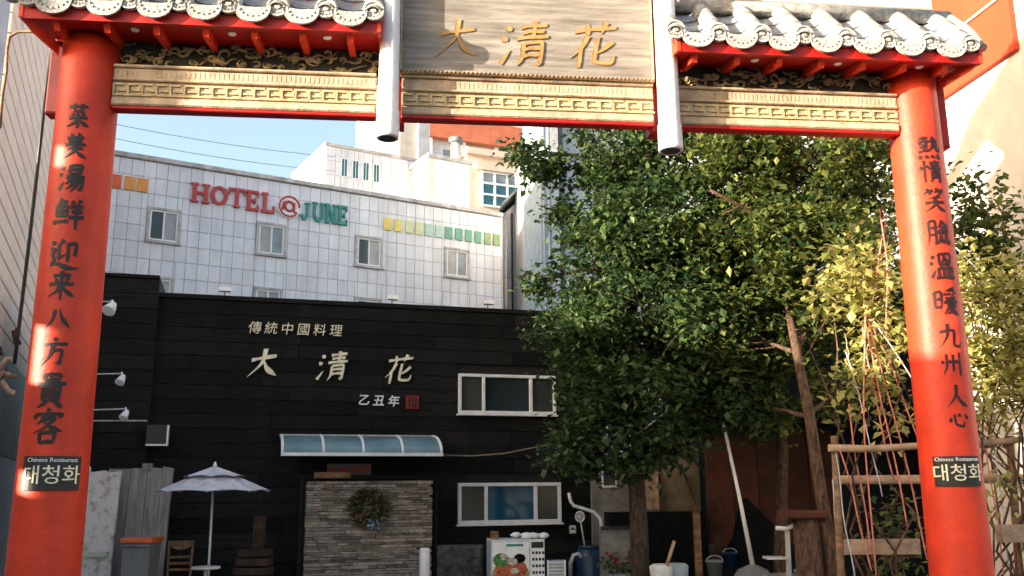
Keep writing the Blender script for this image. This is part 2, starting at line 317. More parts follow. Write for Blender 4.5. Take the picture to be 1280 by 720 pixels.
# ------------------------------------------------------------------ ground
MB().box(-900, 900, -900, 900, -.5, 0).build('ground', M['paving'], kind='structure')
MB().box(-60, 60, -9, 3.6, .004, .008).build('road', M['asphalt'], kind='structure')
MB().box(-60, 60, 3.6, 3.8, 0, .13).build('kerb', M['concrete'], kind='structure')
MB().box(-60, 60, -9.2, -9, 0, .13).build('kerb', M['concrete'], kind='structure')
dk = MB().box(-8, -1.2, 11.0, 13.1, .0, .18); dk.build('deck', M['wood_grey'], kind='structure')
MB().box(-2, 8, 10.6, 13.6, .0, .12).build('terrace', M['concrete'], kind='structure')

# ================================================================== THE GATE
gate = fthing('entrance_gate', 'red pillared Chinese gate with grey tiled eaves and gold 大清花 plaque', 'gate', G)
COLS = [(-2.67, .213, .188), (3.27, .204, .176)]
def crad(c, z): return c[1]+(c[2]-c[1])*min(1, max(0, (z-1.3)/3.6))
columns = []
for ci, c in enumerate(COLS):
    prof = [(crad(c, 0)*1.02, 0)]+[(crad(c, z)*(1+.004*math.sin(z*7+ci)), z) for z in [i*.25 for i in range(1, 20)]]+[(crad(c, 4.9), 4.93)]
    col = MB().lathe(prof, n=56).build('column', M['red'], gate, (c[0], 0, 0)); columns.append(col)
    MB().lathe([(.30, 0), (.31, .12), (.27, .22), (.235, .26)], n=32).build('column_base', M['concrete'], col)
    # characters
    txt = '菜美湯鮮迎来八方貴客' if ci == 0 else '熱情笑臉溫暖九州人心'
    ys = [145, 183, 223, 268, 318, 357, 399, 440, 488, 533] if ci == 0 else [185, 214, 250, 291, 333, 377, 420, 455, 495, 523]
    xs = lambda y: (98-(y-145)*.098) if ci == 0 else (1159+(y-185)*.128)
    camang = math.atan2(-G.w(c[0], 0, 0).x, -G.w(c[0], 0, 0).y)
    # direction to the camera in gate-local coordinates
    wv = G.w(c[0], 0, 0); toc = Vector((-wv.x, -wv.y, 0)); lx = toc.x*G.U[0]+toc.y*G.U[1]; ly = toc.x*G.V[0]+toc.y*G.V[1]
    base = math.atan2(lx, -ly)          # angle from -v towards +u
    for k, ch in enumerate(txt):
        z = G.px(xs(ys[k]), ys[k], -.18)[1]; r = crad(c, z)
        sz = [.185, .185, .20, .21, .215, .20, .19, .195, .22, .22][k] if ci == 0 else [.19, .175, .185, .19, .20, .20, .19, .17, .18, .16][k]
        ang = base+(R(-16) if ci == 0 else R(27))
        def mp(x, y, l, r=r, z=z, sz=sz, ang=ang):
            rr = r+.0015+l; a = ang+x*sz/r*.92; return (rr*math.sin(a), -rr*math.cos(a), z+y*sz*1.0)
        fade = ci == 1 and k < 8
        glyph(ch, 10.4 if ci == 0 else 11, .0012, mp, thick=.006).build('character', M['faded_ink'] if fade else M['black_ink'], col)
    # little hangul placard wrapped on the column
    z0, z1 = (G.px(60, 613, -.2)[1], G.px(60, 570, -.2)[1]) if ci == 0 else (G.px(1198, 608, -.2)[1], G.px(1198, 570, -.2)[1])
    ang = base+(R(-2) if ci == 0 else R(14)); half = R(46) if ci == 0 else R(44); zc = (z0+z1)/2; r = crad(c, zc)
    pb = MB(); n = 14
    for rr in (r+.003, r+.012):
        for i in range(n+1):
            a = ang-half+2*half*i/n; pb.v += [(rr*math.sin(a), -rr*math.cos(a), z0), (rr*math.sin(a), -rr*math.cos(a), z1)]
    m2 = 2*(n+1); 
    for i in range(n):
        a = 2*i; pb.f += [(m2+a, m2+a+2, m2+a+3, m2+a+1), (a, m2+a, m2+a+2, a+2), (a+1, a+3, m2+a+3, m2+a+1)]
    pb.f += [(0, 1, m2+1, m2), (2*n, m2+2*n, m2+2*n+1, 2*n+1)]; pb.sm = [False]*len(pb.f)
    pb.build('name_board', M['black_sign'], col)
    for tx, dz, s, bold in (('대청화', -.018, .120, .0006), ('Chinese Restaurant', .078, .036, .0)):
        me = textmesh(tx, s, M['pale_gold'] if tx[0] == '대' else M['white'], .0015, bold)
        for v in me.vertices:
            x, y, l = v.co; a = ang+x/r*.98; rr = r+.0145+l; v.co = (rr*math.sin(a), -rr*math.cos(a), zc+dz+y)
        inst('lettering', me, col)
    # wing board beside the column
    sg = -1 if ci == 0 else 1
    u0 = c[0]+sg*.16; u1 = c[0]+sg*.29
    zb = G.px(75, 140)[1] if ci == 0 else G.px(1185, 183)[1]
    MB().box(u0, u1, .02, .14, zb, 4.97, .012).build('wing_board', M['red_shaded'] if ci == 0 else M['red_dark'], gate)  # left board's darker red paints in its shade

# horizontal beams:  z levels on the front plane
def fret_mesh(w, h):
    mb = MB(); t = h*.14; d = .012
    def bar(x0, z0, x1, z1): mb.box(min(x0, x1)-t/2, max(x0, x1)+t/2, -d, 0, min(z0, z1)-t/2, max(z0, z1)+t/2)
    a, b = -w*.42, w*.42; lo, hi = -h*.4, h*.4
    bar(a, lo, a, hi); bar(a+t, hi, b-t*.2, hi); bar(b, hi, b, -h*.05); bar(a+w*.3, -h*.05, b-t, -h*.05); bar(a+t, lo, b+w*.1, lo)
    return mb.mesh('fret_motif', M['gold'])
def beam(u0, u1, zb, name='beam', n=18, dark_end=True):
    b = MB(); 
    b.box(u0, u1, -.10, .02, zb+.030, zb+.085, .010)      # lip
    b.box(u0, u1, -.075, .02, zb+.087, zb+.205)            # fret board
    b.box(u0, u1, -.10, .02, zb+.207, zb+.222, .006)
    b.box(u0, u1, -.085, .02, zb+.224, zb+.300)            # upper band
    b.box(u0, u1, -.11, .02, zb+.302, zb+.322, .006)
    o = b.build(name, M['cream'], gate)
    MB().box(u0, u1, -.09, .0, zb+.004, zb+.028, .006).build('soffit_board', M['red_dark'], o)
    w = (u1-u0)/n; me = fret_mesh(w, .095)
    for i in range(n): inst('fret_motif', me, o, (u0+w*(i+.5), -.0755, zb+.146))
    # fine dentils on the upper band
    d = MB(); k = int((u1-u0)/.032)
    for i in range(k): d.box(u0+(i+.2)*(u1-u0)/k, u0+(i+.75)*(u1-u0)/k, -.0875, -.0852, zb+.240, zb+.284)
    d.build('dentil_band', M['cream'], o, kind='stuff')
    return o
ZB = 4.43
beamL = beam(-2.49, -.72, ZB, n=19); beamC = beam(-.545, 1.255, ZB, n=18); beamR = beam(1.43, 3.10, ZB-.005, n=17)

# carved panels above the side beams
def carving(u0, u1, z0, z1):
    p = MB().box(u0, u1, .0, .10, z0, z1).build('carved_panel', M['carve'], gate)
    mb = MB(); rnd = random.Random(int(u0*100))
    n = int((u1-u0)/.030)
    for i in range(n):
        cx = u0+(i+.5)*(u1-u0)/n+rnd.uniform(-.02, .02); cz = z0+(z1-z0)*rnd.uniform(.2, .8); s = rnd.choice([-1, 1]); a0 = rnd.uniform(0, 6.28); r0 = rnd.uniform(.018, .045)
        pts = [(cx+math.cos(a0+s*t*.75)*r0*(1-t/9)*1.35, -.012-.018*math.sin(t*.5), min(z1-.01, max(z0+.01, cz+math.sin(a0+s*t*.75)*r0*(1-t/9)))) for t in range(8)]
        mb.tube(pts, [.005+.007*math.sin(j*.45) for j in range(8)], 5)
        if i % 2 == 0:
            x1 = cx+rnd.uniform(.06, .13)*s; mb.tube([(cx, -.01, cz), ((cx+x1)/2, -.03, cz+rnd.uniform(-.03, .03)), (x1, -.01, min(z1-.02, max(z0+.02, cz+rnd.uniform(-.05, .05))))], .006, 5)
        if i % 6 == 3: mb.ell((cx, -.02, min(z1-.03, max(z0+.03, cz))), (.026, .018, .022), 8, 6, .12)
    mb.build('scroll_relief', M['carve_gold'], p, kind='stuff')
carving(-2.49, -.72, ZB+.324, ZB+.56); carving(1.43, 3.10, ZB+.319, ZB+.55)

# posts (red) behind the pendants, white pendant cylinders
for (pu, pzb, rr) in ((-.63, 4.235, .072), (1.335, 4.205, .079)):
    MB().box(pu-.085, pu+.105, .0, .14, 4.42, 5.9, .01).build('king_post', M['red_dark'], gate)
    w = MB(); n = 28
    prof = [(rr*.86, 0), (rr*1.06, -.001), (rr*1.08, .02), (rr*1.06, .19), (rr*.97, .205), (rr*.95, 1.7)]
    o = MB().lathe(prof, n=n).build('pendant_post', M['white_post'], gate, (pu+(0 if pu < 0 else 0.0), -.20, pzb))
    MB().lathe([(rr*.80, -.0035), (rr*.80, -.0015)], n=24).build('hollow_end', M['carve'], o)  # flat dark disc painted for the shade inside the open end

# plaque
pl = MB().box(-.545, 1.245, -.12, -.05, 4.775, 5.445).build('plaque', M['plaque'], gate)
f = MB(); 
f.box(-.56, 1.26, -.135, -.051, 4.756, 4.773, .004); f.box(-.56, 1.26, -.15, -.05, 5.447, 5.50, .012); f.box(-.56, 1.26, -.16, -.05, 5.502, 5.53, .008)
f.box(-.558, -.546, -.137, -.052, 4.775, 5.445); f.box(1.246, 1.258, -.137, -.052, 4.775, 5.445)
f.build('plaque_frame', M['gold'], pl)
rp = MB()
for i in range(60):
    u = -.55+i*.0303; rp.tube([(u, -.139, 4.757), (u+.022, -.139, 4.770)], .0055, 5)
rp.build('rope_moulding', M['wood'], pl, kind='stuff')
fr2 = MB()
for i in range(90):
    u = -.55+i*.0201; fr2.box(u, u+.011, -.156, -.1505, 5.453, 5.493)
fr2.build('fluted_moulding', M['gold'], pl, kind='stuff')
for ch, cx, cy, s in (('大', 571, 48, .33), ('清', 655, 55, .36), ('花', 743, 57, .37)):
    u, z = G.px(cx, cy, -.12)
    mp = lambda x, y, l, u=u, z=z, s=s: (u+(x+.13*y)*s, -.1205-l, z+(y+.06*x)*s)
    o = glyph(ch, 7.4, .006, mp, thick=-.0002).build('character', M['gold_ink'], pl)
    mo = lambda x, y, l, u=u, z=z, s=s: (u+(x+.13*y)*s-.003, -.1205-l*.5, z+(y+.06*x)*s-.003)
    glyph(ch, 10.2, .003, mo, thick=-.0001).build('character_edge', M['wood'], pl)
MB().box(-.60, 1.30, .0, .16, 4.762, 6.4).build('plaque_backing', M['red_dark'], gate)

# eaves: tile roofs
def roof(u0, u1, n, first, right_end, left_end, ve, ze, zback):
    """ve: v of the eave front; ze: z of disc centres; first: u of the first disc; spacing to last"""
    run = -ve; rise = run*1.05
    rf = MB()
    t = .03
    a = [(u0, ve+.03, ze-.125), (u1, ve+.03, ze-.125), (u1, .0, ze-.125+rise), (u0, .0, ze-.125+rise)]
    b = [(x, y, z+t) for x, y, z in a]; rf.hexa(a, b)
    a2 = [(u0, .0, ze-.125+rise+.001), (u1, .0, ze-.125+rise+.001), (u1, -ve-.03, ze-.125), (u0, -ve-.03, ze-.125)]
    rf.hexa(a2, [(x, y, z+t) for x, y, z in a2])
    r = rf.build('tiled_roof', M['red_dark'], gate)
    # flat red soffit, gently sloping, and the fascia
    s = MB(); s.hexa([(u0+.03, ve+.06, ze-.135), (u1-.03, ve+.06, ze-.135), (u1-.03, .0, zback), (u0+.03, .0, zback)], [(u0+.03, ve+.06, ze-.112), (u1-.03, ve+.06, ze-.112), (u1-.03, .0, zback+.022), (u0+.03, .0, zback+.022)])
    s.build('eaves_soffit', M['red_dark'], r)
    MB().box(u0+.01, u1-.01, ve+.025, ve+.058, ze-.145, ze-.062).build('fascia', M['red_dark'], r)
    sp = (right_end-left_end)/(n-1)
    # meshes
    disc = MB(); rd = sp*.225
    N = 20
    def ringpts(rr, y): return [(rr*math.cos(2*PI*j/N), y, rr*math.sin(2*PI*j/N)) for j in range(N)]
    prof = [(rd, .02), (rd, -.012), (rd*.84, -.012), (rd*.80, -.004), (rd*.30, -.004), (rd*.26, -.014), (.001, -.016)]
    vs = sum([ringpts(a_, y_) for a_, y_ in prof], []); disc.add(vs, [(i*N+j, i*N+(j+1)%N, (i+1)*N+(j+1)%N, (i+1)*N+j) for i in range(len(prof)-1) for j in range(N)])
    for k in range(12):
        q = 2*PI*k/12; disc.ell((math.cos(q)*rd*.58, -.005, math.sin(q)*rd*.58), (rd*.10, .006, rd*.10), 6, 4)
    dm = disc.mesh('end_disc', M['tile_orn'])
    seg = .25; L = math.hypot(run, rise); ns = 3; sl = L/ns; ca, sa = run/L, rise/L
    br = MB(); K = 10
    def barrel(y0, y1, r0, r1):
        vs = []
        for rr, d, dz in ((r0, y0, 0), (r1, y1, 0), (r1-.012, y1, 0), (r0-.012, y0, 0)):
            for j in range(K+1):
                q = PI*j/K; vs.append((rr*math.cos(q), d*ca-rr*math.sin(q)*sa, d*sa+rr*math.sin(q)*ca))
        br.add(vs, [(i*(K+1)+j, i*(K+1)+j+1, ((i+1)%4)*(K+1)+j+1, ((i+1)%4)*(K+1)+j) for i in range(4) for j in range(K)], True)
    barrel(0, sl+.01, rd*.98, rd*.90); bm = br.mesh('barrel_tile', M['tile'])
    pn = MB(); pw = (sp-2*rd)/2+.030; K = 8
    vs = []
    for d, dz in ((.0, .0), (sl+.03, -.012), (sl+.03, -.024), (.0, -.012)):
        for j in range(K+1):
            q = PI+PI*j/K; vs.append((pw*math.cos(q), d*ca-(.045*math.sin(q)+dz)*sa, d*sa+(.045*math.sin(q)+dz)*ca))
    pn.add(vs, [(i*(K+1)+j, i*(K+1)+j+1, ((i+1)%4)*(K+1)+j+1, ((i+1)%4)*(K+1)+j) for i in range(4) for j in range(K)], True)
    pm = pn.mesh('pan_tile', M['tile_pan'])
    lip = MB(); K = 16; pr = pw*1.0
    top = [(pr*math.cos(PI+PI*j/K), -.020*math.sin(PI*j/K)+.014) for j in range(K+1)]
    bot = [(pr*math.cos(PI+PI*j/K), -.115*math.sin(PI*j/K)**.8+.0) for j in range(K+1)]
    for y in (-.012, .006): lip.v += [(x, y, z) for x, z in top]+[(x, y-.01, z) for x, z in bot]
    k1 = K+1
    for j in range(K): lip.f += [(j, j+1, k1+j+1, k1+j), (2*k1+j+1, 2*k1+j, 3*k1+j, 3*k1+j+1), (k1+j, k1+j+1, 3*k1+j+1, 3*k1+j), (j+1, j, 2*k1+j, 2*k1+j+1)]
    lip.sm = [False]*len(lip.f)
    for k in range(7):
        q = PI+PI*(k+1)/8; lip.ell((pr*.78*math.cos(q), -.018, -.075*abs(math.sin(q))), (.010, .007, .010), 5, 4)
    lm = lip.mesh('pan_lip', M['tile_orn'])
    for i in range(n):
        u = left_end+i*sp; jz = random.uniform(-.004, .004)
        inst('end_disc', dm, r, (u, ve-.005, ze+jz), (0, random.uniform(0, .7), 0))
        for k in range(ns): inst('barrel_tile', bm, r, (u, ve+.01+k*sl*ca, ze-.028+jz+k*sl*sa+(.003 if k else 0)))
        MB  # rafter below each tile line
    for i in range(-1, n):
        u = left_end+(i+.5)*sp
        if u < u0+.04 or u > u1-.04: continue
        inst('pan_lip', lm, r, (u, ve-.002+random.uniform(-.003, .003), ze-.012))
        for k in range(ns): inst('pan_tile', pm, r, (u, ve+.012+k*sl*ca, ze-.015+k*(sl*sa)+k*.004))
    q0 = -.062
    rm = MB().hexa([(-.020, ve+.10, ze-.19), (.020, ve+.10, ze-.19), (.020, -.02, zback-.055), (-.020, -.02, zback-.055)],
                   [(-.020, ve+.06, ze-.137), (.020, ve+.06, ze-.137), (.020, -.02, zback-.002), (-.020, -.02, zback-.002)]).mesh('rafter', M['red'])
    dl = MB().lathe([(.026, 0), (.030, .006), (.018, .009)], n=16).mesh('downlight', M['white'])
    for i in range(n-1):
        u = left_end+(i+.5)*sp; inst('rafter', rm, r, (u, 0, 0))
        if i % 2 == 1 and i < n-1:
            v = ve*.62; f = (v-(ve+.06))/(0-(ve+.06)); inst('downlight', dl, r, (u+sp*.5, v, ze-.135+(zback-ze+.135)*f-.012))
    for u in (u0, u1-.025):   # gable boards
        MB().prism([(0, 0)], 0, 0) if False else None
        g = MB(); g.hexa([(u, ve+.02, ze-.14), (u+.025, ve+.02, ze-.14), (u+.025, ve+.02, ze-.02), (u, ve+.02, ze-.02)], [(u, -.0, zback-.02), (u+.025, -.0, zback-.02), (u+.025, 0, ze+rise-.08), (u, 0, ze+rise-.08)])
        g.build('gable_board', M['red'], r)
    MB().tube([(u0-.02, -.0, ze+rise+.0), (u1+.02, -.0, ze+rise+.0)], .055, 12).build('ridge_tile', M['tile'], r)
    return r
VE = -.40
zl = (G.px(98, -1, VE)[1]+G.px(400, 9, VE)[1])/2
ul0 = G.px(35, 5, VE)[0]; ul1 = G.px(467, 14, VE)[0]
roofL = roof(ul0-.06, ul1+.05, 8, ul0, ul1, ul0, VE, zl, 4.965)
ur0 = G.px(894, 44, VE)[0]; ur1 = G.px(1212, 53, VE)[0]; zr = (G.px(952, 40, VE)[1]+G.px(1158, 54, VE)[1])/2
spr = (ur1-ur0)/6
roofR = roof(ur0-spr*.86, ur1+.10, 8, ur0, ur1, ur0-spr*1.0+.03, VE, zr, 4.945)
# hip end of the right roof: sloping verge tiles and bracket
v = MB(); v.tube([(ur1+.115, VE+.03, zr-.02), (ur1+.115, -.25, zr+.16), (ur1+.115, .0, zr+.42)], [.036, .038, .04], 12); v.build('verge_tile', M['tile'], roofR)
v = MB(); v.tube([(ul0-.10, VE-.02, zl-.02), (ul0-.10, -.3, zl+.22), (ul0-.10, .0, zl+.46)], [.055, .05, .05], 12); v.build('verge_tile', M['tile'], roofL)
for (ua, ub) in ((3.46, ur1+.06), (-2.86, ul0-.0)):
    MB().hexa([(ua, -.16, 4.80), (ub, -.34, 4.86), (ub, -.28, 4.86), (ua, -.08, 4.80)], [(ua, -.16, 4.88), (ub, -.34, 4.92), (ub, -.28, 4.92), (ua, -.08, 4.88)]).build('bracket', M['red'], gate)
# pale board of the taller middle bay running over the right roof
ua, zA = G.px(880, 2, .08); ub, zBm = G.px(1165, 14, .08)
MB().box(1.48, ub, .06, .30, zr+.52, zr+.86, .01).build('frieze_board', M['hcream'], gate)
MB().box(-2.9, -.75, .06, .30, zl+.52, zl+.86, .01).build('frieze_board', M['cream'], gate)
MB().box(1.48, ub, .10, .26, 4.9, zr+.52).build('back_board', M['carve'], gate)
MB().box(-2.9, -.75, .10, .26, 4.9, zl+.52).build('back_board', M['carve'], gate)

# upper tier of the gate, unseen, raised to shade the right-hand stucco wall
MB().box(-2.9, ub, .10, .26, zr+.861, 7.55).build('upper_shade_board', M['cream'], gate)
up = MB(); up.hexa([(-3.55, -.75, 7.55), (ub+.25, -.75, 7.55), (ub+.25, .18, 8.45), (-3.55, .18, 8.45)], [(-3.55, -.75, 7.63), (ub+.25, -.75, 7.63), (ub+.25, .18, 8.55), (-3.55, .18, 8.55)])
up.hexa([(-3.55, .181, 8.45), (ub+.25, .181, 8.45), (ub+.25, 1.1, 7.55), (-3.55, 1.1, 7.55)], [(-3.55, .181, 8.55), (ub+.25, .181, 8.55), (ub+.25, 1.1, 7.63), (-3.55, 1.1, 7.63)])
up = up.build('upper_shade_roof', M['tile'], gate)
for k in range(25):
    u = -3.5+k*.29; MB().tube([(u, -.76, 7.65), (u, .18, 8.58)], .06, 8).build('barrel_tile', M['tile'], up)

# ================================================================== BLACK RESTAURANT
rest = fthing('restaurant_building', 'black timber clad restaurant with gold 大清花 lettering and white framed windows', 'building', B)
UL, UR, ZT = -2.46, 4.66, 4.86
wall = MB().box(UL, UR, .03, 6.5, 0, ZT-.06).build('wall', M['darkwall'], rest)
UW = B.px(88, 400, -.15)[0]
MB().box(UW, UL-.002, -.12, 6.5, 0, 5.05).build('side_wing', M['darkwall'], rest)
MB().box(UL, UR+.04, -.03, 6.5, ZT-.058, ZT+.01).build('roof_coping', M['plank'], rest)
MB().box(UW-.03, UL-.004, -.18, 6.5, 5.052, 5.10).build('roof_coping', M['plank'], rest)
rnd = random.Random(3)
W1 = (2.21, 3.86, 3.12, 3.75); W2 = (2.21, 3.92, 1.38, 2.0)
rows = 22; hh = (ZT-.06)/rows; cache = {}
def plank_piece(u0, u1, z0, z1, v=0.0, par=None):
    key = (round(u1-u0, 2), round(z1-z0, 3))
    if key not in cache: cache[key] = MB().box(0, key[0]-.006, 0, .028, 0, key[1]-.007, .003).mesh('plank', M['plank'])
    inst('plank', cache[key], par, (u0, v+rnd.uniform(-.004, .004), z0))
for rI in range(rows):
    z0 = rI*hh; z1 = z0+hh; u = UL
    cuts = []
    for (a, b, c_, d) in (W1, W2):
        if z1 > c_-.02 and z0 < d+.02: cuts.append((a-.02, b+.02))
    segs = [(UL, UR)]
    for a, b in cuts: segs = [s for (x, y) in segs for s in ((x, min(y, a)), (max(x, b), y)) if s[1]-s[0] > .05]
    for a, b in segs:
        u = a
        while u < b-.01:
            L = rnd.uniform(1.3, 2.3); e = b if b-u-L < .5 else u+L
            plank_piece(u, e, z0, z1, 0, wall); u = e
wing = bpy.data.objects['side_wing']
for rI in range(22):
    for a, b in ((UW, -3.3), (-3.3, UL-.004)): plank_piece(a, b, rI*.2295, (rI+1)*.2295, -.15, wing)
# backing strips around windows so no hole shows
def window(F, par, u0, u1, z0, z1, v, splits, panes, fw=.055, frame=None, sill=True, name='window', deep=.06):
    fm = frame or M['white']
    o = MB(); o.box(u0, u1, v-.03, v+deep, z0, z0+fw, .006); o.box(u0, u1, v-.03, v+deep, z1-fw, z1, .006)
    for x in [u0]+[s-fw/2 for s in splits]+[u1-fw]: o.box(x, x+fw, v-.028, v+deep-.002, z0+fw+.001, z1-fw-.001, .005)
    w = o.build(name, fm, par)
    xs_ = [u0+fw]+[q for s in splits for q in (s-fw/2, s+fw/2)]+[u1-fw]
    for i in range(len(splits)+1):
        a, b = xs_[2*i], xs_[2*i+1]
        MB().box(a-.01, b+.01, v+.012+.012*(i % 2), v+.02+.012*(i % 2), z0+fw-.01, z1-fw+.01).build('pane', panes[i % len(panes)], w)
    if sill: MB().box(u0-.03, u1+.03, v-.05, v+.01, z0-.03, z0-.002, .005).build('sill', fm, w)
    return w
wU = [B.px(604, 490)[0], B.px(663, 490)[0]]; wL = [B.px(607, 630)[0], B.px(669, 630)[0]]
M['glass_brown'] = glassmat('grey_film_glass', (.055, .065, .06), .25)
w1 = window(B, rest, 2.20, 3.87, 3.11, 3.76, -.02, wU, [M['glass_brown'], M['glass'], M['glass_brown']], .050)
w2 = window(B, rest, 2.20, 3.93, 1.37, 2.01, -.02, wL, [M['glass_brown'], M['glass_blue'], M['glass_brown']], .055)
u, z = B.px(687, 640); MB().lathe([(.02, 0), (.10, .02), (.11, .14), (.09, .24), (.02, .26)], n=16).build('pale_jar', M['sage'], w2, (u, .10-.085, z-.1)) if False else None
# lettering on the facade
for ch, cx, cy, s in (('大', 329, 454, .50), ('清', 415, 458, .48), ('花', 499, 462, .48)):
    u, z = B.px(cx, cy); mp = lambda x, y, l, u=u, z=z, s=s: (u+(x+.16*y)*s, -.02-l, z+(y+.08*x)*s)
    glyph(ch, 8.5 if ch != '大' else 11, .03, mp, thick=-.001).build('character', M['pale_gold'], rest)
for i, ch in enumerate('傳統中國料理'):
    cx = 318+i*20.2; cy = 411+i*.75
    u, z = B.px(cx, cy); inst('character', textmesh(ch, .205, M['pale_gold'], .01, 0, 'character', .12), rest, (u, -.04, z), FACE)
for i, ch in enumerate('乙丑年'):
    u, z = B.px(454+i*18.5, 501+i*.8); inst('character', textmesh(ch, .185, M['white'], .01, .0035, 'character', .15), rest, (u, -.04, z), FACE)
u, z = B.px(515, 503); s = MB().box(u-.105, u+.105, -.045, -.02, z-.105, z+.105).build('seal', M['seal'], rest)
for i in range(3):
    MB().box(u-.07+i*.055, u-.045+i*.055, -.052, -.0455, z-.08, z+.08).build('seal_stroke', M['black_sign'], s)
MB().box(u-.08, u+.08, -.053, -.0525+.004, z+.02, z+.035).build('seal_stroke', M['black_sign'], s)
# box light on wing
a, b = B.px(183, 556, -.2), B.px(210, 532, -.2)
o = MB().box(a[0], b[0], -.34, -.16, a[1], b[1]).build('fan_housing', M['black_sign'], rest)
MB().box(b[0]+.001, b[0]+.022, -.36, -.16, a[1]-.02, b[1]).build('trim', M['white'], o); MB().box(a[0], b[0], -.36, -.34, a[1]-.02, a[1]+.005).build('trim', M['white'], o)

# awning
aw = fthing('door_awning', 'curved blue polycarbonate awning with white ribs over the restaurant door', 'awning', B)
au0 = B.px(353, 566, -.75)[0]; au1 = B.px(552, 566, -.75)[0]; az0 = B.px(450, 567, -.75)[1]; az1 = B.px(450, 548, -.1)[1]+.03
arc = [(-.75+.75*math.sin(PI/2*i/8)**1.0 if False else -.75*math.cos(PI/2*i/8), az0+(az1-az0)*math.sin(PI/2*i/8)) for i in range(9)]
n = 4; wq = (au1-au0)/n
for k in range(n):
    p = MB(); a = au0+k*wq+.015; b = a+wq-.03
    for i in range(8): p.hexa([(a, arc[i][0], arc[i][1]), (b, arc[i][0], arc[i][1]), (b, arc[i+1][0], arc[i+1][1]), (a, arc[i+1][0], arc[i+1][1])], [(a, arc[i][0], arc[i][1]+.008), (b, arc[i][0], arc[i][1]+.008), (b, arc[i+1][0], arc[i+1][1]+.008), (a, arc[i+1][0], arc[i+1][1]+.008)])
    p.build('awning_panel', M['awning'], aw)
for k in range(n+1): MB().tube([(au0+k*wq, y, z+.012) for y, z in arc], .022, 8).build('rib', M['white'], aw)
MB().box(au0-.02, au1+.02, -.775, -.74, az0-.035, az0+.012).build('front_rail', M['white'], aw)
MB().box(au0-.02, au1+.02, -.06, -.025, az1-.02, az1+.03).build('back_rail', M['steel'], aw)

# stone screen wall with dark posts
sw = fthing('stone_screen_wall', 'ledgestone clad entrance wall with a wreath, under the blue awning', 'wall', B)
sv = -.45; su0 = B.px(381, 640, sv)[0]; su1 = B.px(540, 640, sv)[0]; sz = B.px(460, 600.5, sv)[1]
MB().box(su0+.02, su1-.02, sv+.02, -.03, 0, sz-.01).build('core', M['stone_d'], sw)
rnd = random.Random(11); z = sz-.005; cnt = 0; scache = []
for k in range(14):
    L = [.10, .13, .16, .19, .22, .26, .30, .34][k % 8]; hgt = [.034, .046][k % 2]
    vs = MB().box(-L/2, L/2, -.02, .03, 0, hgt, .006); 
    vs.v = [(x+rnd.uniform(-.004, .004), y+rnd.uniform(-.006, .006), zz+rnd.uniform(-.003, .003)) for x, y, zz in vs.v]
    scache.append((L, hgt, vs.mesh('stone', M['stone'])))
small = MB(); 
while z > .45:
    hgt = rnd.choice([.034, .046]); u = su0+rnd.uniform(-.0, .02); z -= hgt+.004
    while u < su1-.05:
        L, h_, me = rnd.choice([s for s in scache if s[1] == hgt])
        L2 = min(L, su1-u); cnt += 1
        if cnt <= 300: inst('stone', me, sw, (u+L2/2, sv+rnd.uniform(-.018, .010), z), None, (L2/L, 1, 1))
        else: small.box(u, u+L2, sv-.02+rnd.uniform(-.018, .01), sv+.02, z, z+hgt, .006)
        u += L2+.004
if small.v: small.build('lower_stones', M['stone'], sw, kind='stuff')
for uu in (su0-.09, su1+.03): MB().box(uu, uu+.06, sv-.05, sv+.02, 0, sz+.05, .005).build('door_post', M['plank'], sw)
MB().box(su0-.12, su1+.11, sv-.04, sv+.03, sz+.02, sz+.07).build('lintel', M['plank'], sw)
a = B.px(392, 597, sv); b = B.px(438, 592, sv); MB().box(a[0], b[0], sv-.07, sv-.042, a[1]-.01, b[1]+.02).build('pale_strip', M['wood'], sw)
a = B.px(410, 592, -.35); b = B.px(466, 581, -.35)
sg = fthing('door_sign', 'small dark board with red strokes above the stone entrance wall', 'sign', B)
MB().box(a[0], b[0], -.20, -.16, a[1]-.02, b[1]+.02).build('board', M['black_sign'], sg)
for i in range(4):
    ww = (b[0]-a[0])/4; c0 = a[0]+ww*(i+.5)
    MB().box(c0-ww*.36, c0+ww*.36, -.215, -.2005, a[1]+.02+.01*(i % 2), b[1]-.03).build('red_stroke', M['seal'], sg)

# wreath
def leafcloud(mb, cen, rad, n, size, rnd, shell=0.0, flat=0.0):
    for _ in range(n):
        while True:
            p = Vector((rnd.uniform(-1, 1), rnd.uniform(-1, 1), rnd.uniform(-1, 1)))
            if p.length <= 1 and p.length >= shell: break
        q = Vector((cen[0]+p.x*rad[0], cen[1]+p.y*rad[1], cen[2]+p.z*rad[2])); leaf(mb, q, size*rnd.uniform(.6, 1.25), rnd)
def leaf(mb, q, s, rnd):
    d = Vector((rnd.uniform(-1, 1), rnd.uniform(-1, 1), rnd.uniform(-.9, .35))).normalized(); sd = d.cross(Vector((rnd.uniform(-.5, .5), rnd.uniform(-.5, .5), 1))).normalized(); up = sd.cross(d)
    a = q; b = q+d*s; m1 = q+d*s*.45+sd*s*.36+up*s*.10; m2 = q+d*s*.45-sd*s*.36+up*s*.10
    o = len(mb.v); mb.v += [a[:], m1[:], b[:], m2[:]]; mb.f += [(o, o+1, o+2), (o, o+2, o+3)]; mb.sm += [False, False]
u, z = B.px(461, 633, sv-.08); wp = B.w(u, sv-.07, z)
wr = thing('wreath', 'round green wreath with a blue bow hanging on the stone wall', 'wreath', wp, B.rz)
rnd = random.Random(5); mb = MB()
for i in range(900):
    q = rnd.uniform(0, 2*PI); rr = .30*math.sqrt(rnd.uniform(.05, 1)); leaf(mb, Vector((rr*math.cos(q), rnd.uniform(-.06, .03), rr*math.sin(q)*.92)), .075, rnd)
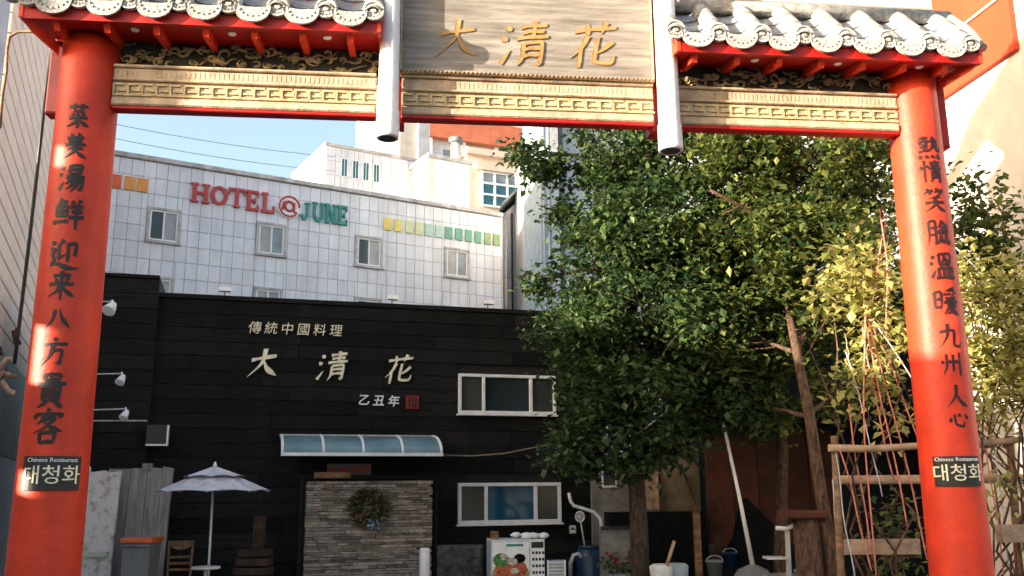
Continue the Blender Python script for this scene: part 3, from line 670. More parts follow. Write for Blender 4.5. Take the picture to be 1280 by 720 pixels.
mb.build('foliage', M['leaf_o'], wr); mb = MB(); 
for i in range(60): leaf(mb, Vector((rnd.uniform(-.02, .17), -.09, rnd.uniform(-.32, -.18))), .07, rnd)
mb.build('bow', M['bluegrey'], wr); mb = MB()
for i in range(50): leaf(mb, Vector((rnd.uniform(-.2, -.02), -.08, rnd.uniform(-.25, -.08))), .06, rnd)
mb.build('dried_leaves', M['wood'], wr)

# spotlights on rods, left
def spot(name, x0, y0, x1, y1, hx, hy, sc, label):
    p0 = B.px(x0, y0, -.55); p1 = B.px(x1, y1, -.55); c = B.px(hx, hy, -.55); base = B.w(p1[0], -.55, p1[1])
    t = thing(name, label, 'spotlight', base, B.rz, 'spotlights on rods left of the black facade')
    L = p0[0]-p1[0]; dz = p0[1]-p1[1]
    MB().tube([(L-.6, .5, dz), (L, .0, dz), (0, 0, 0)], .012, 6).build('rod', M['steel'], t)
    du = c[0]-p1[0]; dd = c[1]-p1[1]
    MB().tube([(0, 0, .02), (du*.4, -.01, dd*.35)], .016*sc/1, 6).build('bracket', M['white'], t)
    a = Vector((du*.2+.02, .02, dd*.3)); b = Vector((du*1.1-.05*sc, -.08*sc, dd*1.35-.03))
    MB().tube([a, a+(b-a)*.3, b, b+(b-a).normalized()*.004], [.035*sc, .055*sc, .085*sc, .07*sc], 14).build('lamp_head', M['white'], t)
spot('wall_spotlight', 118, 377, 140, 377, 142, 385, 1.15, 'white spotlight on a rod, the highest and largest beside the red pillar')
spot('wall_spotlight', 110, 468, 152, 467, 154, 474, .8, 'white spotlight on a thin rod, the middle one beside the red pillar')
spot('wall_spotlight', 105, 513, 157, 511, 158, 518, .75, 'white spotlight on a thin rod, lowest one, just above a bare rod')
p0 = B.px(105, 526, -.55); p1 = B.px(184, 526, -.55)
MB().tube([B.w(p0[0]-.5, -.0, p0[1]), B.w(p0[0], -.55, p0[1]), B.w(p1[0], -.55, p1[1])], .012, 6).build('bare_rod', M['steel'], label='thin bare metal rod below the three white spotlights', cat='rod')
for k, (hx, hy, lb) in enumerate(((281, 364, 'tiny white floodlight on the black roof edge, leftmost, above the small lettering'), (491, 378, 'tiny white floodlight on the black roof edge, the middle one'), (611, 384, 'tiny white floodlight on the black roof edge, nearest the tree'))):
    u, z = B.px(hx, hy+3, -.1); t = thing('roof_floodlight', lb, 'floodlight', B.w(u, -.02, ZT+.012), B.rz, 'floodlights along the black roof edge')
    MB().tube([(0, 0, 0), (0, -.02, .06)], .012, 6).build('bracket', M['steel'], t)
    MB().hexa([(-.09, -.12, .05), (.09, -.12, .05), (.07, .0, .05), (-.07, .0, .05)], [(-.09, -.10, .12), (.09, -.10, .12), (.06, .0, .11), (-.06, .0, .11)]).build('lamp_head', M['white'], t)
pts = [B.w(*B.px(x, y, -.1)[:1], -.1, B.px(x, y, -.1)[1]) for x, y in ((553, 569), (590, 570), (630, 567), (665, 560), (692, 555), (715, 548))]
MB().tube(pts, .012, 6).build('hanging_cable', M['tan_cable'], label='tan cable sagging from the awning towards the tree', cat='cable')
pts = [B.w(*B.px(x, y, -.08)[:1], -.08, B.px(x, y, -.08)[1]) for x, y in ((553, 556), (600, 557), (660, 558))]
MB().tube(pts, .005, 5).build('thin_wire', M['cable'], label='thin dark wire along the facade above the sagging cable', cat='wire')

# ================================================================== HOTEL
hot = fthing('hotel_building', 'pale tiled hotel with HOTEL JUNE letters and small sliding windows', 'hotel', H)
HU0, HU1, HZ = -12.0, 7.64, 12.62
hw = MB().box(HU0, HU1, .03, 9, 0, HZ-.01).build('wall', M['hwall'], hot)
MB().box(HU0-.05, HU1+.05, -.10, .25, HZ, HZ+.16, .02).build('coping', M['hcap'], hot)
MB().box(HU1+.001, HU1+.06, .0, 9, 0, HZ-.002).build('end_wall', M['hcream'], hot)
HWIN = []
for (x0, y0, x1, y1) in ((188, 263, 221, 300), (324, 282, 354, 316), (447, 298, 475, 329), (558, 311, 584, 342)):
    a = H.px(x0, y0); b = H.px(x1, y1); HWIN.append((a[0], b[0], 9.95, 10.97, True))
for (x0, x1, y) in ((190, 214, 348), (320, 350, 361), (446, 474, 372), (556, 584, 384)):
    a = H.px(x0, y); b = H.px(x1, y); HWIN.append((a[0], b[0], 7.65, 8.66, True))
def tile_wall(par, u0, u1, z0, z1, v, tw, th, holes, budget, vis=lambda u, z: True, extra='stuff'):
    nu = round((u1-u0)/tw); nz = round((z1-z0)/th); tw = (u1-u0)/nu; th = (z1-z0)/nz
    full = MB().box(.008, tw-.008, 0, .026, .008, th-.008, .004).mesh('wall_tile', M['htile']); rest_ = MB(); left = []
    for j in range(nz):
        for i in range(nu):
            a, b, c_, d = u0+i*tw, u0+(i+1)*tw, z0+j*th, z0+(j+1)*th
            ov = [h for h in holes if b > h[0]-.10 and a < h[1]+.10 and d > h[2]-.10 and c_ < h[3]+.10]
            if ov:
                h = ov[0]; ha, hb, hc, hd = h[0]-.10, h[1]+.10, h[2]-.10, h[3]+.10
                for (p, q, r_, s_) in ((a, min(b, ha), c_, d), (max(a, hb), b, c_, d), (max(a, ha), min(b, hb), c_, min(d, hc)), (max(a, ha), min(b, hb), max(c_, hd), d)):
                    if q-p > .03 and s_-r_ > .03: rest_.box(p+.008, q-.008, v, v+.026, r_+.008, s_-.008)
                continue
            if vis(a, c_) and budget[0] > 0: budget[0] -= 1; inst('wall_tile', full, par, (a, v+random.uniform(-.003, .003), c_))
            else: rest_.box(a+.008, b-.008, v, v+.026, c_+.008, d-.008)
    if rest_.v: rest_.build('wall_tiles', M['htile'], par, kind='stuff')
bud = [300]
tile_wall(hw, -7.4, HU1, 8.20, HZ-.02, 0, .376, .52, HWIN, bud, vis=lambda u, z: u > -6.9 and z > 8.7)
tile_wall(hw, HU0, -7.4, 5.0, HZ-.02, 0, .376, .52, [], [0]); tile_wall(hw, -7.4, HU1, 3.0, 8.20, 0, .376, .52, [h for h in HWIN if h[2] < 8.2], [0])
for i, (a, b, c_, d, _) in enumerate(HWIN):
    o = MB(); k = .095
    o.box(a-k, b+k, -.06, .05, d+.001, d+k, .01); o.box(a-k-.03, b+k+.03, -.09, .05, c_-k, c_-.001, .01); o.box(a-k, a-.001, -.055, .05, c_, d, .008); o.box(b+.001, b+k, -.055, .05, c_, d, .008)
    s_ = o.build('window_surround', M['hcap'], hot)
    seq = [[M['glass'], M['curtain']], [M['curtain'], M['glass_pale']], [M['glass'], M['curtain']], [M['curtain'], M['glass_pale']]][i % 4]
    window(H, hot, a, b, c_, d, .0, [(a+b)/2], seq, .055, sill=False)
# coloured squares
sqs = [(300, 'sq_y'), (340, 'sq_y'), (382, 'sq_py'), (419, 'sq_py'), (456, 'sq_pt'), (494, 'sq_pt'), (531, 'sq_g'), (569, 'sq_g'), (606, 'sq_g'), (642, 'sq_g'), (677, 'sq_dg'), (711, 'sq_dg')]
za = H.px(484, 274, -.04)[1]
for x, mk in sqs:
    px_ = 380+x/3.0; w_ = 8.8 if x < 600 else 8.0; u0_ = H.px(px_, 280, -.04)[0]; u1_ = H.px(px_+w_, 281, -.04)[0]
    MB().box(u0_, u1_, -.05, -.002, za-.42, za+.06, .008).build('coloured_square', M[mk], hot, label={'sq_y': 'yellow wall square', 'sq_py': 'pale yellow green wall square', 'sq_pt': 'pale mint wall square', 'sq_g': 'green wall square', 'sq_dg': 'olive green wall square'}[mk])
zb_ = H.px(163, 229, -.04)[1]
for x, mk in ((138, 'sq_r'), (156, 'sq_o'), (172, 'sq_o')):
    u0_ = H.px(x, 229, -.04)[0]; u1_ = H.px(x+13.5, 230, -.04)[0]; MB().box(u0_, u1_, -.05, -.002, zb_-.23, zb_+.23, .008).build('coloured_square', M[mk], hot, label='orange wall square')
# channel letters with slab serifs
def slab(ch):
    mb = MB(); st = .20; s = .09
    def bx(x0, x1, z0, z1): mb.box(x0, x1, -.10+random.uniform(0, .004), 0, z0, z1)
    def serif(x, z): bx(x-.08, x+st+.08, z, z+s) 
    if ch == 'H':
        for x in (.08, .62): bx(x, x+st, 0, 1); serif(x, 0); serif(x, 1-s)
        bx(.1, .8, .44, .57)
    if ch == 'T': bx(.36, .36+st, 0, 1); serif(.36, 0); bx(.02, .90, .86, 1); bx(.0, .10, .66, .9); bx(.82, .92, .66, .9)
    if ch == 'E': bx(.1, .1+st, 0, 1); bx(.02, .78, 0, .13); bx(.02, .76, .87, 1); bx(.1, .6, .44, .56); bx(.70, .80, 0, .30); bx(.68, .78, .70, 1); bx(.54, .62, .36, .64)
    if ch == 'L': bx(.12, .12+st, 0, 1); serif(.12, 1-s); bx(.04, .78, 0, .13); bx(.70, .80, 0, .36)
    if ch == 'N': bx(.1, .1+st*.8, 0, 1); bx(.66, .66+st*.8, 0, 1); mb.hexa([(.10, -.09, 1), (.34, -.09, 1), (.82, -.09, 0), (.60, -.09, 0)], [(.10, 0, 1), (.34, 0, 1), (.82, 0, 0), (.60, 0, 0)]); bx(.02, .34, 0, s); bx(.02, .30, 1-s, 1); bx(.56, .90, 1-s, 1)
    if ch in 'OUJ':
        if ch == 'O': path = [(.46+.36*math.cos(2*PI*i/20), .5+.42*math.sin(2*PI*i/20)) for i in range(21)]
        if ch == 'U': path = [(.18, 1)]+[(.46+.28*math.cos(PI+PI*i/10), .36+.28*math.sin(PI+PI*i/10)) for i in range(11)]+[(.74, 1)]; bx(.02, .38, 1-s, 1); bx(.58, .90, 1-s, 1)
        if ch == 'J': path = [(.56, 1), (.56, .36)]+[(.34+.22*math.cos(-PI*i/8), .30+.22*math.sin(-PI*i/8)) for i in range(9)]; bx(.34, .78, 1-s, 1)
        for i in range(len(path)-1):
            a = Vector(path[i]); b = Vector(path[i+1]); d = (b-a).normalized(); nn = Vector((-d.y, d.x))*.09
            if ch == 'O': nn = nn*(1.25 if abs(d.y) > .6 else .8)
            q = [a+nn-d*.01, a-nn-d*.01, b-nn+d*.01, b+nn+d*.01]; y0 = -.085-.002*(i % 3); mb.hexa([(p.x, y0, p.y) for p in q], [(p.x, 0, p.y) for p in q])
    return mb
for ch, x0, x1, yt, yb in (('H', 238, 264, 228, 252), ('O', 263, 286, 231, 255), ('T', 285, 308, 234, 258), ('E', 307, 327, 237, 262), ('L', 326, 347, 240, 265), ('J', 376, 390, 252, 274), ('U', 390, 407, 252, 276), ('N', 406, 423, 254, 278), ('E', 422, 437, 256, 280)):
    a = H.px(x0, yb, -.1); b = H.px(x1, yb+2, -.1); t_ = H.px((x0+x1)/2, yt+1, -.1); bb = H.px((x0+x1)/2, yb+1, -.1)
    mb = slab(ch); w_ = (b[0]-a[0])*1.02; h_ = t_[1]-bb[1]
    mb.v = [(x*w_, y, z*h_) for x, y, z in mb.v]
    mb.build('channel_letter', M['redletter'] if x0 < 350 else M['teal'], hot, (a[0], -.002, bb[1]), label='red letter '+ch if x0 < 350 else 'teal letter '+ch)
u, z = H.px(362, 258, -.1)
lg = MB(); lg.tube([(u, -.002, z), (u, -.09, z)], .42, 28, smooth=False); lo = lg.build('logo_disc', M['white'], hot)
pts = [(u+.36*math.cos(2*PI*i/30), -.10, z+.36*math.sin(2*PI*i/30)) for i in range(27)]; mb = MB().tube(pts, .035, 6)
mb.tube([(u+.15*math.cos(2*PI*i/16), -.10, z+.17*math.sin(2*PI*i/16)) for i in range(17)], .045, 6); mb.tube([(u+.17, -.1, z+.15), (u+.17, -.1, z-.18), (u+.28, -.1, z-.22)], .04, 6); mb.tube([(u-.02, -.1, z+.2), (u-.22, -.1, z+.12), (u-.24, -.1, z-.15)], .035, 6)
mb.build('logo_mark', M['redletter'], lo)
# penthouse blocks on the roof
v1 = 3.0; a = H.px(408, 181, v1); b = H.px(532, 199, v1)
pw = MB().box(a[0], b[0], v1+.03, v1+4.5, HZ-.5, a[1]-.02).build('penthouse', M['hcream'], hot)
MB().box(a[0]-.06, b[0]+.06, v1-.05, v1+4.5, a[1]-.018, a[1]+.12, .02).build('coping', M['hcap'], pw)
lv = []
for x in (427, 441, 454, 467):
    p = H.px(x, 197+(x-427)*.18, v1-.03); q = H.px(x+7, 222+(x-427)*.18, v1-.03); lv.append((p[0], q[0], q[1], p[1]))
tile_wall(pw, a[0], b[0], HZ-.1, a[1]-.03, v1, .40, .55, [(l[0]+.1, l[1]-.1, l[2]+.1, l[3]-.1) for l in lv], [0])
for l in lv:
    o = MB().box(l[0]-.01, l[1]+.01, v1-.02, v1+.028, l[2], l[3]).build('louvre_window', M['white'], hot)
    for k in range(2): MB().box(l[0]+.03+k*(l[1]-l[0]-.02)/2, l[0]+(k+1)*(l[1]-l[0]-.02)/2, v1-.026, v1-.0205, l[2]+.04, l[3]-.04).build('pane', M['teal_p'] if 'teal_p' in M else M['glass_teal'], o)
v2 = 1.2; a = H.px(537, 196, v2); b = H.px(587, 204, v2)
p2 = MB().box(a[0], b[0], v2+.03, v2+3.5, HZ-.3, a[1]-.02).build('stair_block', M['hcream'], hot)
MB().box(a[0]-.1, b[0]+.1, v2-.08, v2+3.5, a[1]-.018, a[1]+.14, .02).build('coping', M['hcap'], p2)
tile_wall(p2, a[0]+.25, b[0], HZ-.1, a[1]-.03, v2, .36, .52, [], [0])
a = H.px(565, 203, v2+1); b = H.px(574, 180, v2+1)
o = MB().tube([((a[0]+b[0])/2, v2+1, a[1]-.5), ((a[0]+b[0])/2, v2+1, b[1])], .2, 12).build('vent_pipe', M['hcream'], hot)
MB().tube([((a[0]+b[0])/2, v2+1, b[1]), ((a[0]+b[0])/2, v2+1, b[1]+.22)], .3, 12).build('vent_cap', M['greyroof'], o)

# ================================================================== OTHER BUILDINGS BEHIND
def bld(name, label, F): return fthing(name, label, 'building', F)
# tall cream block directly behind the hotel
K1 = Frame(-1, 46, 62)
t = bld('tower_block', 'tall cream block rising behind the hotel roof, left of the pipe vent', K1)
a = K1.px(500, 160); b = K1.px(536, 166)
MB().box(a[0], b[0], 0, 7, 0, a[1]+6).build('wall', M['hcream'], t)
MB().box(b[0]-.6, b[0]+.02, -.10, -.002, 0, a[1]+5.5).build('grey_downpipe', M['palewall'], t)
# white building with orange red bands
K2 = Frame(2, 62, 66)
t = bld('banded_building', 'white building with broad orange red bands, far behind the hotel', K2)
a = K2.px(536, 150); b = K2.px(690, 160); zz = K2.px(600, 176)[1]
MB().box(a[0], b[0]+6, .3, 12, 0, zz+9).build('wall', M['white'], t)
for k in range(3): MB().box(a[0]-.3, b[0]+6.2, -.3, .298, zz+k*4.6-.3, zz+k*4.6+1.3).build('orange_band', M['salmon'], t)
for k in range(5):
    uu = a[0]+1+k*(b[0]-a[0])/5
    window(K2, t, uu, uu+1.6, zz-2.4, zz-.8, .25, [uu+.8], [M['glass_pale']], .1, sill=False)
for k in range(5): MB().box(a[0]+k*2.4, a[0]+k*2.4+.25, -.1, .299, zz-4, zz-.31).build('pilaster', M['white'], t)
# peach building with the gridded window
K3 = Frame(3, 47, 66)
t = bld('peach_building', 'peach rendered building with a teal gridded window, right of the hotel roof', K3)
a = K3.px(585, 192); b = K3.px(665, 205)
MB().box(a[0], b[0], .1, 9, 0, a[1]).build('wall', M['peach'], t); MB().box(a[0]-.1, b[0]+.1, -.1, 9, a[1]+.001, a[1]+.35, .03).build('coping', M['peach'], t)
c0 = K3.px(603, 214); c1 = K3.px(650, 262); gw = (c1[0]-c0[0])/3; gh = (c0[1]-c1[1])/3
wf = MB(); 
for i in range(4): wf.box(c0[0]+i*gw-.05, c0[0]+i*gw+.05, -.02, .099, c1[1], c0[1])
for j in range(4): wf.box(c0[0], c0[0]+3*gw, -.025, .098, c1[1]+j*gh-.05, c1[1]+j*gh+.05)
wo = wf.build('window', M['white'], t)
for i in range(3):
    for j in range(3): MB().box(c0[0]+i*gw+.05, c0[0]+(i+1)*gw-.05, .03, .09, c1[1]+j*gh+.05, c1[1]+(j+1)*gh-.05).build('pane', M['glass_pale'] if j == 2 else M['glass_teal'], wo)
MB().box(c0[0]-.35, c0[0]+3*gw+.3, -.12, .098, c0[1]+.07, c0[1]+.5).build('lintel', M['peach'], t)
# grey building with a sloping roof
K4 = Frame(4, 40, 66)
t = bld('sloped_roof_building', 'pale grey building with a dark sloping eave beside the hotel corner', K4)
p = [K4.px(x, y) for x, y in ((629, 262), (664, 230), (720, 180))]; 
e0 = K4.px(620, 262); e1 = K4.px(662, 222)
wl = MB().prism([(K4.px(634, 262)[0], 0), (K4.px(634, 262)[0], K4.px(634, 264)[1]), (K4.px(664, 236)[0], K4.px(664, 236)[1]), (K4.px(700, 232)[0], K4.px(664, 236)[1]), (K4.px(700, 232)[0], 0)], 0, 6).build('wall', M['palewall'], t)
MB().hexa([(e0[0], -.6, e0[1]), (e1[0], -.6, e1[1]), (e1[0], -.6, e1[1]+.12), (e0[0], -.6, e0[1]+.12)], [(e0[0]+.9, 2.2, e0[1]), (e1[0]+.9, 2.2, e1[1]), (e1[0]+.9, 2.2, e1[1]+.12), (e0[0]+.9, 2.2, e0[1]+.12)]).build('roof', M['greyroof'], t)
a = K4.px(640, 275); 
for (x, y0, y1) in ((645, 268, 330), (645, 338, 385)):
    q = K4.px(x, y1); r_ = K4.px(664, y0-14)
    for k in range(7): MB().box(q[0]-.1, r_[0]+.05, -.05, -.002, q[1]+k*(r_[1]-q[1])/7*.85, q[1]+(k+.8)*(r_[1]-q[1])/7*.85).build('cladding_board', M['palewall'], wl)
for x, m_ in ((631, 'steel'), (639, 'cable')):
    q = K4.px(x, 380); MB().tube([(q[0], -.15, 0), (q[0], -.15, K4.px(x, 268)[1])], .10 if m_ == 'steel' else .04, 10).build('downpipe', M[m_], t)
# pale building behind the trees with blue grey corner tower
K5 = Frame(6, 30, 80)
t = bld('pale_building', 'pale lilac grey building glimpsed through gaps in the tree crown', K5)
a = K5.px(703, 160); b = K5.px(1160, 200)
w5 = MB().box(a[0], b[0], 0, 9, 0, a[1]+1.5).build('wall', M['palewall'], t)
for k in range(5):
    for j in range(3):
        uu = a[0]+1.6+k*2.3; z_ = 3.6+j*3.0
        window(K5, t, uu, uu+1.2, z_, z_+1.4, -.02, [uu+.6], [M['glass'], M['curtain']], .06)
q0 = K5.px(676, 230, -1); q1 = K5.px(698, 230, -1)
t2 = bld('blue_grey_stair_tower', 'narrow blue grey clad tower between peach building and tree top', K5)
MB().box(q0[0], q1[0]-.25, -1, 2, 0, a[1]+1.6).build('wall', M['bluegrey'], t2); MB().box(q1[0]-.248, q1[0], -1.05, 2, 0, a[1]+1.6).build('corner_strip', M['steel'], t2)
for k in range(3): MB().box(q0[0]+.05+k*.16, q0[0]+.10+k*.16, -1.04, -1.001, 4, a[1]+1.5).build('fin', M['palewall'], t2)

# left building with siding, running away from the street
LS = Frame(-1.95, 0, -22.5)   # u runs away along the wall, v>0 is to the left... normal handled below
t = fthing('siding_building', 'cream boarded building with brown grooves behind the left red pillar', 'building', LS)
# in this frame local -y faces (cos az,-sin az): to the right of the wall, i.e. towards the courtyard
u0s, u1s = 12.3, 36.0
sb = MB().box(u0s, u1s, .04, 8, 0, 14.4).build('wall', M['siding_gap'], t)
rh = .30; zbase = 4.0
for k in range(34):
    z_ = zbase+k*rh; me_ = None
    MB().box(u0s-.01, u1s, .0, .05, z_+.011, z_+rh-.011, .010).build('siding_board', M['siding'], sb)
MB().box(u0s-.01, u1s, -.01, .06, 2.5, zbase).build('sage_panel', M['sage'], sb)
MB().box(u0s-.01, u1s, .0, .06, 0, 2.49).build('lower_wall', M['white'], sb)
# pole and cables at far left
p = at(2, 60, 9.2); 
MB().lathe([(.15, 0), (.13, 5), (.11, 11)], n=20).build('utility_pole', M['palewall'], None, (p.x-.10, 9.2, 0), label='pale grey utility pole at the left edge', cat='pole')
q = [at(x, y, 9.0) for x, y in ((66, 58), (58, 110), (48, 200), (38, 290), (23, 415), (18, 455))]
q = [at(70, 20, 9)]+q
MB().tube(q, .018, 6).build('black_cable', M['cable'], label='black cable hanging just left of the red pillar', cat='cable')
q = [at(x, y, 8.8) for x, y in ((52, 42), (40, 39), (22, 40), (12, 46), (9, 62), (8, 90), (3, 120), (0, 160))]
MB().tube(q, .016, 6).build('bent_conduit', M['wood'], label='brown conduit bending round the pale pole', cat='conduit')
# clutter of twigs and brackets under the siding
t = thing('pipe_cluster', 'tangle of rusty pipes and brackets on the wall beside the left pillar', 'pipes', at(12, 440, 9.3)); rnd = random.Random(8)
for k in range(9):
    a = Vector((rnd.uniform(-.22, .18), rnd.uniform(-.05, .15), rnd.uniform(-.35, .30))); b = a+Vector((rnd.uniform(-.3, .3), .05, rnd.uniform(-.16, .16)))
    MB().tube([a, (a+b)/2+Vector((0, 0, rnd.uniform(-.08, .08))), b], rnd.uniform(.012, .03), 7).build('pipe', M[rnd.choice(['wood', 'wood_pale', 'steel', 'rust'])], t)

# ================================================================== RIGHT BUILDING
RB = Frame(6.0, 10, -9)      # wall along the right; its visible face looks left -> flip side
# here -y(local) faces right; the visible face is the +y(local) side
t = fthing('stucco_building', 'pale stucco building with a broad orange fascia, right of the right pillar', 'building', RB)
def rbp(px, py):
    d = ray(px, py); n = RB.V; k = (RB.o[0]*n[0]+RB.o[1]*n[1])/(d[0]*n[0]+d[1]*n[1]); X, Y = d[0]*k, d[1]*k
    return ((X-RB.o[0])*RB.U[0]+(Y-RB.o[1])*RB.U[1], CZ+d[2]*k)
far = rbp(1176, 200)[0]; near = -3.0
wz = rbp(1275, 62); wz2 = rbp(1170, 132); zo = (wz[1]+wz2[1])/2
rw = MB().box(near, far+.9, -6, 0, 0, zo+3.2).build('wall', M['wallR'], t)
ne = rbp(1272, 40)[0]
o = MB().box(ne, far+.8, .001, .07, zo, zo+2.4).build('fascia', M['orange'], t)
MB().box(ne-.03, far+.8,   .071, .095, zo+.72, zo+.75).build('fascia_joint', M['peach'], o)

# ================================================================== TREES
def limb(mb, a, b, r0, r1, rnd, n=7, wob=.08):
    a = Vector(a); b = Vector(b); L = (b-a).length; pts = []
    for i in range(n):
        f = i/(n-1); p = a.lerp(b, f)
        if 0 < i < n-1: p += Vector((rnd.uniform(-1, 1), rnd.uniform(-1, 1), rnd.uniform(-.4, .4)))*wob*L*.35
        pts.append(p)
    mb.tube(pts, [r0+(r1-r0)*i/(n-1) for i in range(n)], 8); return pts
def tree(name, label, base, trunk_pts, tr, blobs, nleaf, lsize, lm, bark, seed, extra=None, hang=.0):
    rnd = random.Random(seed); t = thing(name, label, 'tree', base); b = Vector(base)
    mb = MB(); n = len(trunk_pts); mb.tube([Vector(p)-b for p in trunk_pts], [tr*(1-.6*i/(n-1)) for i in range(n)], 12); mb.build('trunk', bark, t)
    top = [Vector(p) for p in trunk_pts]; cl = []
    tot = sum(r[0]*r[1]*r[2] for _, r in blobs)
    for c_, r_ in blobs:
        k = max(5, int(26*r_[0]*r_[1]*r_[2]/tot*len(blobs)))
        # limb to the blob
        st = top[min(len(top)-1, max(1, int(len(top)*.5)))]; st = min(top[1:], key=lambda q: abs(q.z-(c_[2]-r_[2]*1.2)))
        mb = MB(); pts = limb(mb, st-b, Vector(c_)-b, tr*.36, tr*.12, rnd)
        for i in range(k):
            while True:
                p = Vector((rnd.uniform(-1, 1), rnd.uniform(-1, 1), rnd.uniform(-1, 1)))
                if p.length < 1: break
            p = p.normalized()*(p.length**.45); q = Vector((c_[0]+p.x*r_[0], c_[1]+p.y*r_[1], c_[2]+p.z*r_[2]))
            cl.append(q); limb(mb, rnd.choice(pts[2:]), q-b, tr*.10, .006, rnd, 5, .12)
        mb.build('limb', bark, t)
    lf = MB()
    per = nleaf//len(cl)
    for q in cl:
        s = rnd.uniform(.16, .50); nn = int(per*(s/.35)**2*rnd.uniform(.6, 1.3))
        for _ in range(nn):
            d = Vector((rnd.gauss(0, 1), rnd.gauss(0, 1), rnd.gauss(0, .75)))*s*.40
            d.z -= .12*hang*abs(d.x)
            leaf(lf, q+d-b, lsize*rnd.uniform(.5, 1.65), rnd)
    lf.build('crown', lm, t)
    return t
def P(px, py, Y): return at(px, py, Y)
bl = lambda px, py, Y, rx, ry, rz: (tuple(at(px, py, Y)), (rx, ry, rz))
b1 = at(800, 700, 12.4); b1.z = 0
tree('street_tree', 'tall dark green tree in front of the black building, left of the other trees', b1,
     [b1, (b1.x, 12.4, 1.5), at(795, 590, 12.4), at(800, 520, 12.5), at(785, 420, 12.6), at(800, 320, 12.6), at(790, 200, 12.6)], .13,
     [bl(745, 245, 12.8, .50, .6, .50), bl(775, 195, 12.9, .65, .8, .55), bl(850, 185, 12.8, .9, .8, .7), bl(755, 330, 12.5, .68, .8, .6), bl(820, 290, 12.3, .95, .9, .75), bl(738, 415, 12.4, .62, .8, .52),
      bl(810, 400, 12.1, 1.0, .9, .75), bl(748, 490, 12.2, .55, .7, .48), bl(810, 500, 12.1, .95, .9, .55), bl(755, 555, 12.3, .85, .7, .35), bl(880, 430, 12.3, .8, .8, .7), bl(870, 350, 12.5, .8, .8, .7), bl(712, 560, 12.3, .26, .4, .18), bl(690, 415, 12.8, .26, .4, .22), bl(700, 270, 12.7, .16, .3, .20), bl(680, 215, 12.7, .12, .2, .14), bl(655, 188, 12.7, .10, .2, .06), bl(672, 350, 12.9, .16, .3, .18),
      bl(900, 500, 12.2, .7, .7, .5)], 50000, .088, M['leaf'], M['bark_dark'], 21)
b2 = at(1040, 700, 11.0); b2.z = 0
tree('leaning_tree', 'tree with a bare brown leaning trunk and yellow green crown, next to the rope trellis', b2,
     [b2, at(1038, 690, 11.0), at(1025, 610, 10.9), at(1012, 520, 10.9), at(996, 440, 11.1), at(982, 370, 11.9), at(965, 260, 12.2)], .088,
     [bl(930, 200, 12.2, .8, .8, .7), bl(1010, 215, 12.0, .8, .8, .7), bl(1075, 215, 12.2, .6, .7, .6), bl(940, 310, 11.8, .8, .8, .65), bl(1020, 320, 11.6, .8, .8, .65), bl(1085, 300, 11.9, .5, .6, .6),
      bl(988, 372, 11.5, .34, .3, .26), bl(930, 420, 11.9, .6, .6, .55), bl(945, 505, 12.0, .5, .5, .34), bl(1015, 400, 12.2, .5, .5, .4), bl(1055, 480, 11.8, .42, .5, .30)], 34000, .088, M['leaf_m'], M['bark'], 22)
b3 = at(972, 640, 13.0); b3.z = 0
tree('slim_tree', 'slim reddish trunk tree half hidden behind the leaning tree', b3,
     [b3, (b3.x, 13, 1.0), at(978, 560, 13.0), at(970, 480, 13.1), at(960, 400, 13.1)], .11,
     [bl(960, 420, 13.2, .6, .5, .5), bl(900, 470, 13.2, .5, .5, .4), bl(1090, 380, 13.2, .5, .5, .6)], 8000, .085, M['leaf'], M['bark'], 23)
def shrub(name, label, base, blobs, nleaf, lsize, lm, seed, stem='bark'):
    rnd = random.Random(seed); b = Vector(base); t = thing(name, label, 'shrub', b); mb = MB(); lf = MB(); tot = sum(r[0]*r[2] for _, r in blobs)
    for c_, r_ in blobs:
        limb(mb, (rnd.uniform(-.1, .1), rnd.uniform(-.1, .1), 0), Vector(c_)-b, .013, .006, rnd, 8, .22)
        k = max(4, int(16*r_[0]*r_[2]/tot*len(blobs)))
        for i in range(k):
            p = Vector((rnd.gauss(0, .5), rnd.gauss(0, .5), rnd.gauss(0, .5))); q = Vector((c_[0]+p.x*r_[0], c_[1]+p.y*r_[1], c_[2]+p.z*r_[2]))-b
            limb(mb, Vector(c_)-b, q, .010, .004, rnd, 4)
            for _ in range(int(nleaf*r_[0]*r_[2]/tot/k)): leaf(lf, q+Vector((rnd.gauss(0, 1), rnd.gauss(0, 1), rnd.gauss(0, 1)))*.13, lsize*rnd.uniform(.6, 1.35), rnd)
    mb.build('stems', M[stem], t); lf.build('foliage', lm, t); return t
bb = at(1095, 700, 7.5); bb.z = 0
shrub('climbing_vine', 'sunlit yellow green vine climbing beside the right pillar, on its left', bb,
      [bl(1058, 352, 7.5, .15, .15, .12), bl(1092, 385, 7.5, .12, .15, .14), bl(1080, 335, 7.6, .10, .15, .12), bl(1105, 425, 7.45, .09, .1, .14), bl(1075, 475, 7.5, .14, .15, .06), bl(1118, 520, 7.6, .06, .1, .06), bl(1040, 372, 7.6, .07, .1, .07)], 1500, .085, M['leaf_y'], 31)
bb = at(1240, 700, 7.3); bb.z = 0
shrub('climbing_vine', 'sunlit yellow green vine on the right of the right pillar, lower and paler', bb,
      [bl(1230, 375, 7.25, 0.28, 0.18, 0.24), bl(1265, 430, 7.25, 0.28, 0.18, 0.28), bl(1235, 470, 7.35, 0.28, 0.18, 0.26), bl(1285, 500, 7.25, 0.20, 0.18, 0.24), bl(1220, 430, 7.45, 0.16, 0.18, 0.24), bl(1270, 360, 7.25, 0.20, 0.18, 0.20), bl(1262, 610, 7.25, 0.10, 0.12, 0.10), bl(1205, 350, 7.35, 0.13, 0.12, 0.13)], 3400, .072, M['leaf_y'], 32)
bb = at(1225, 700, 10.2); bb.z = 0
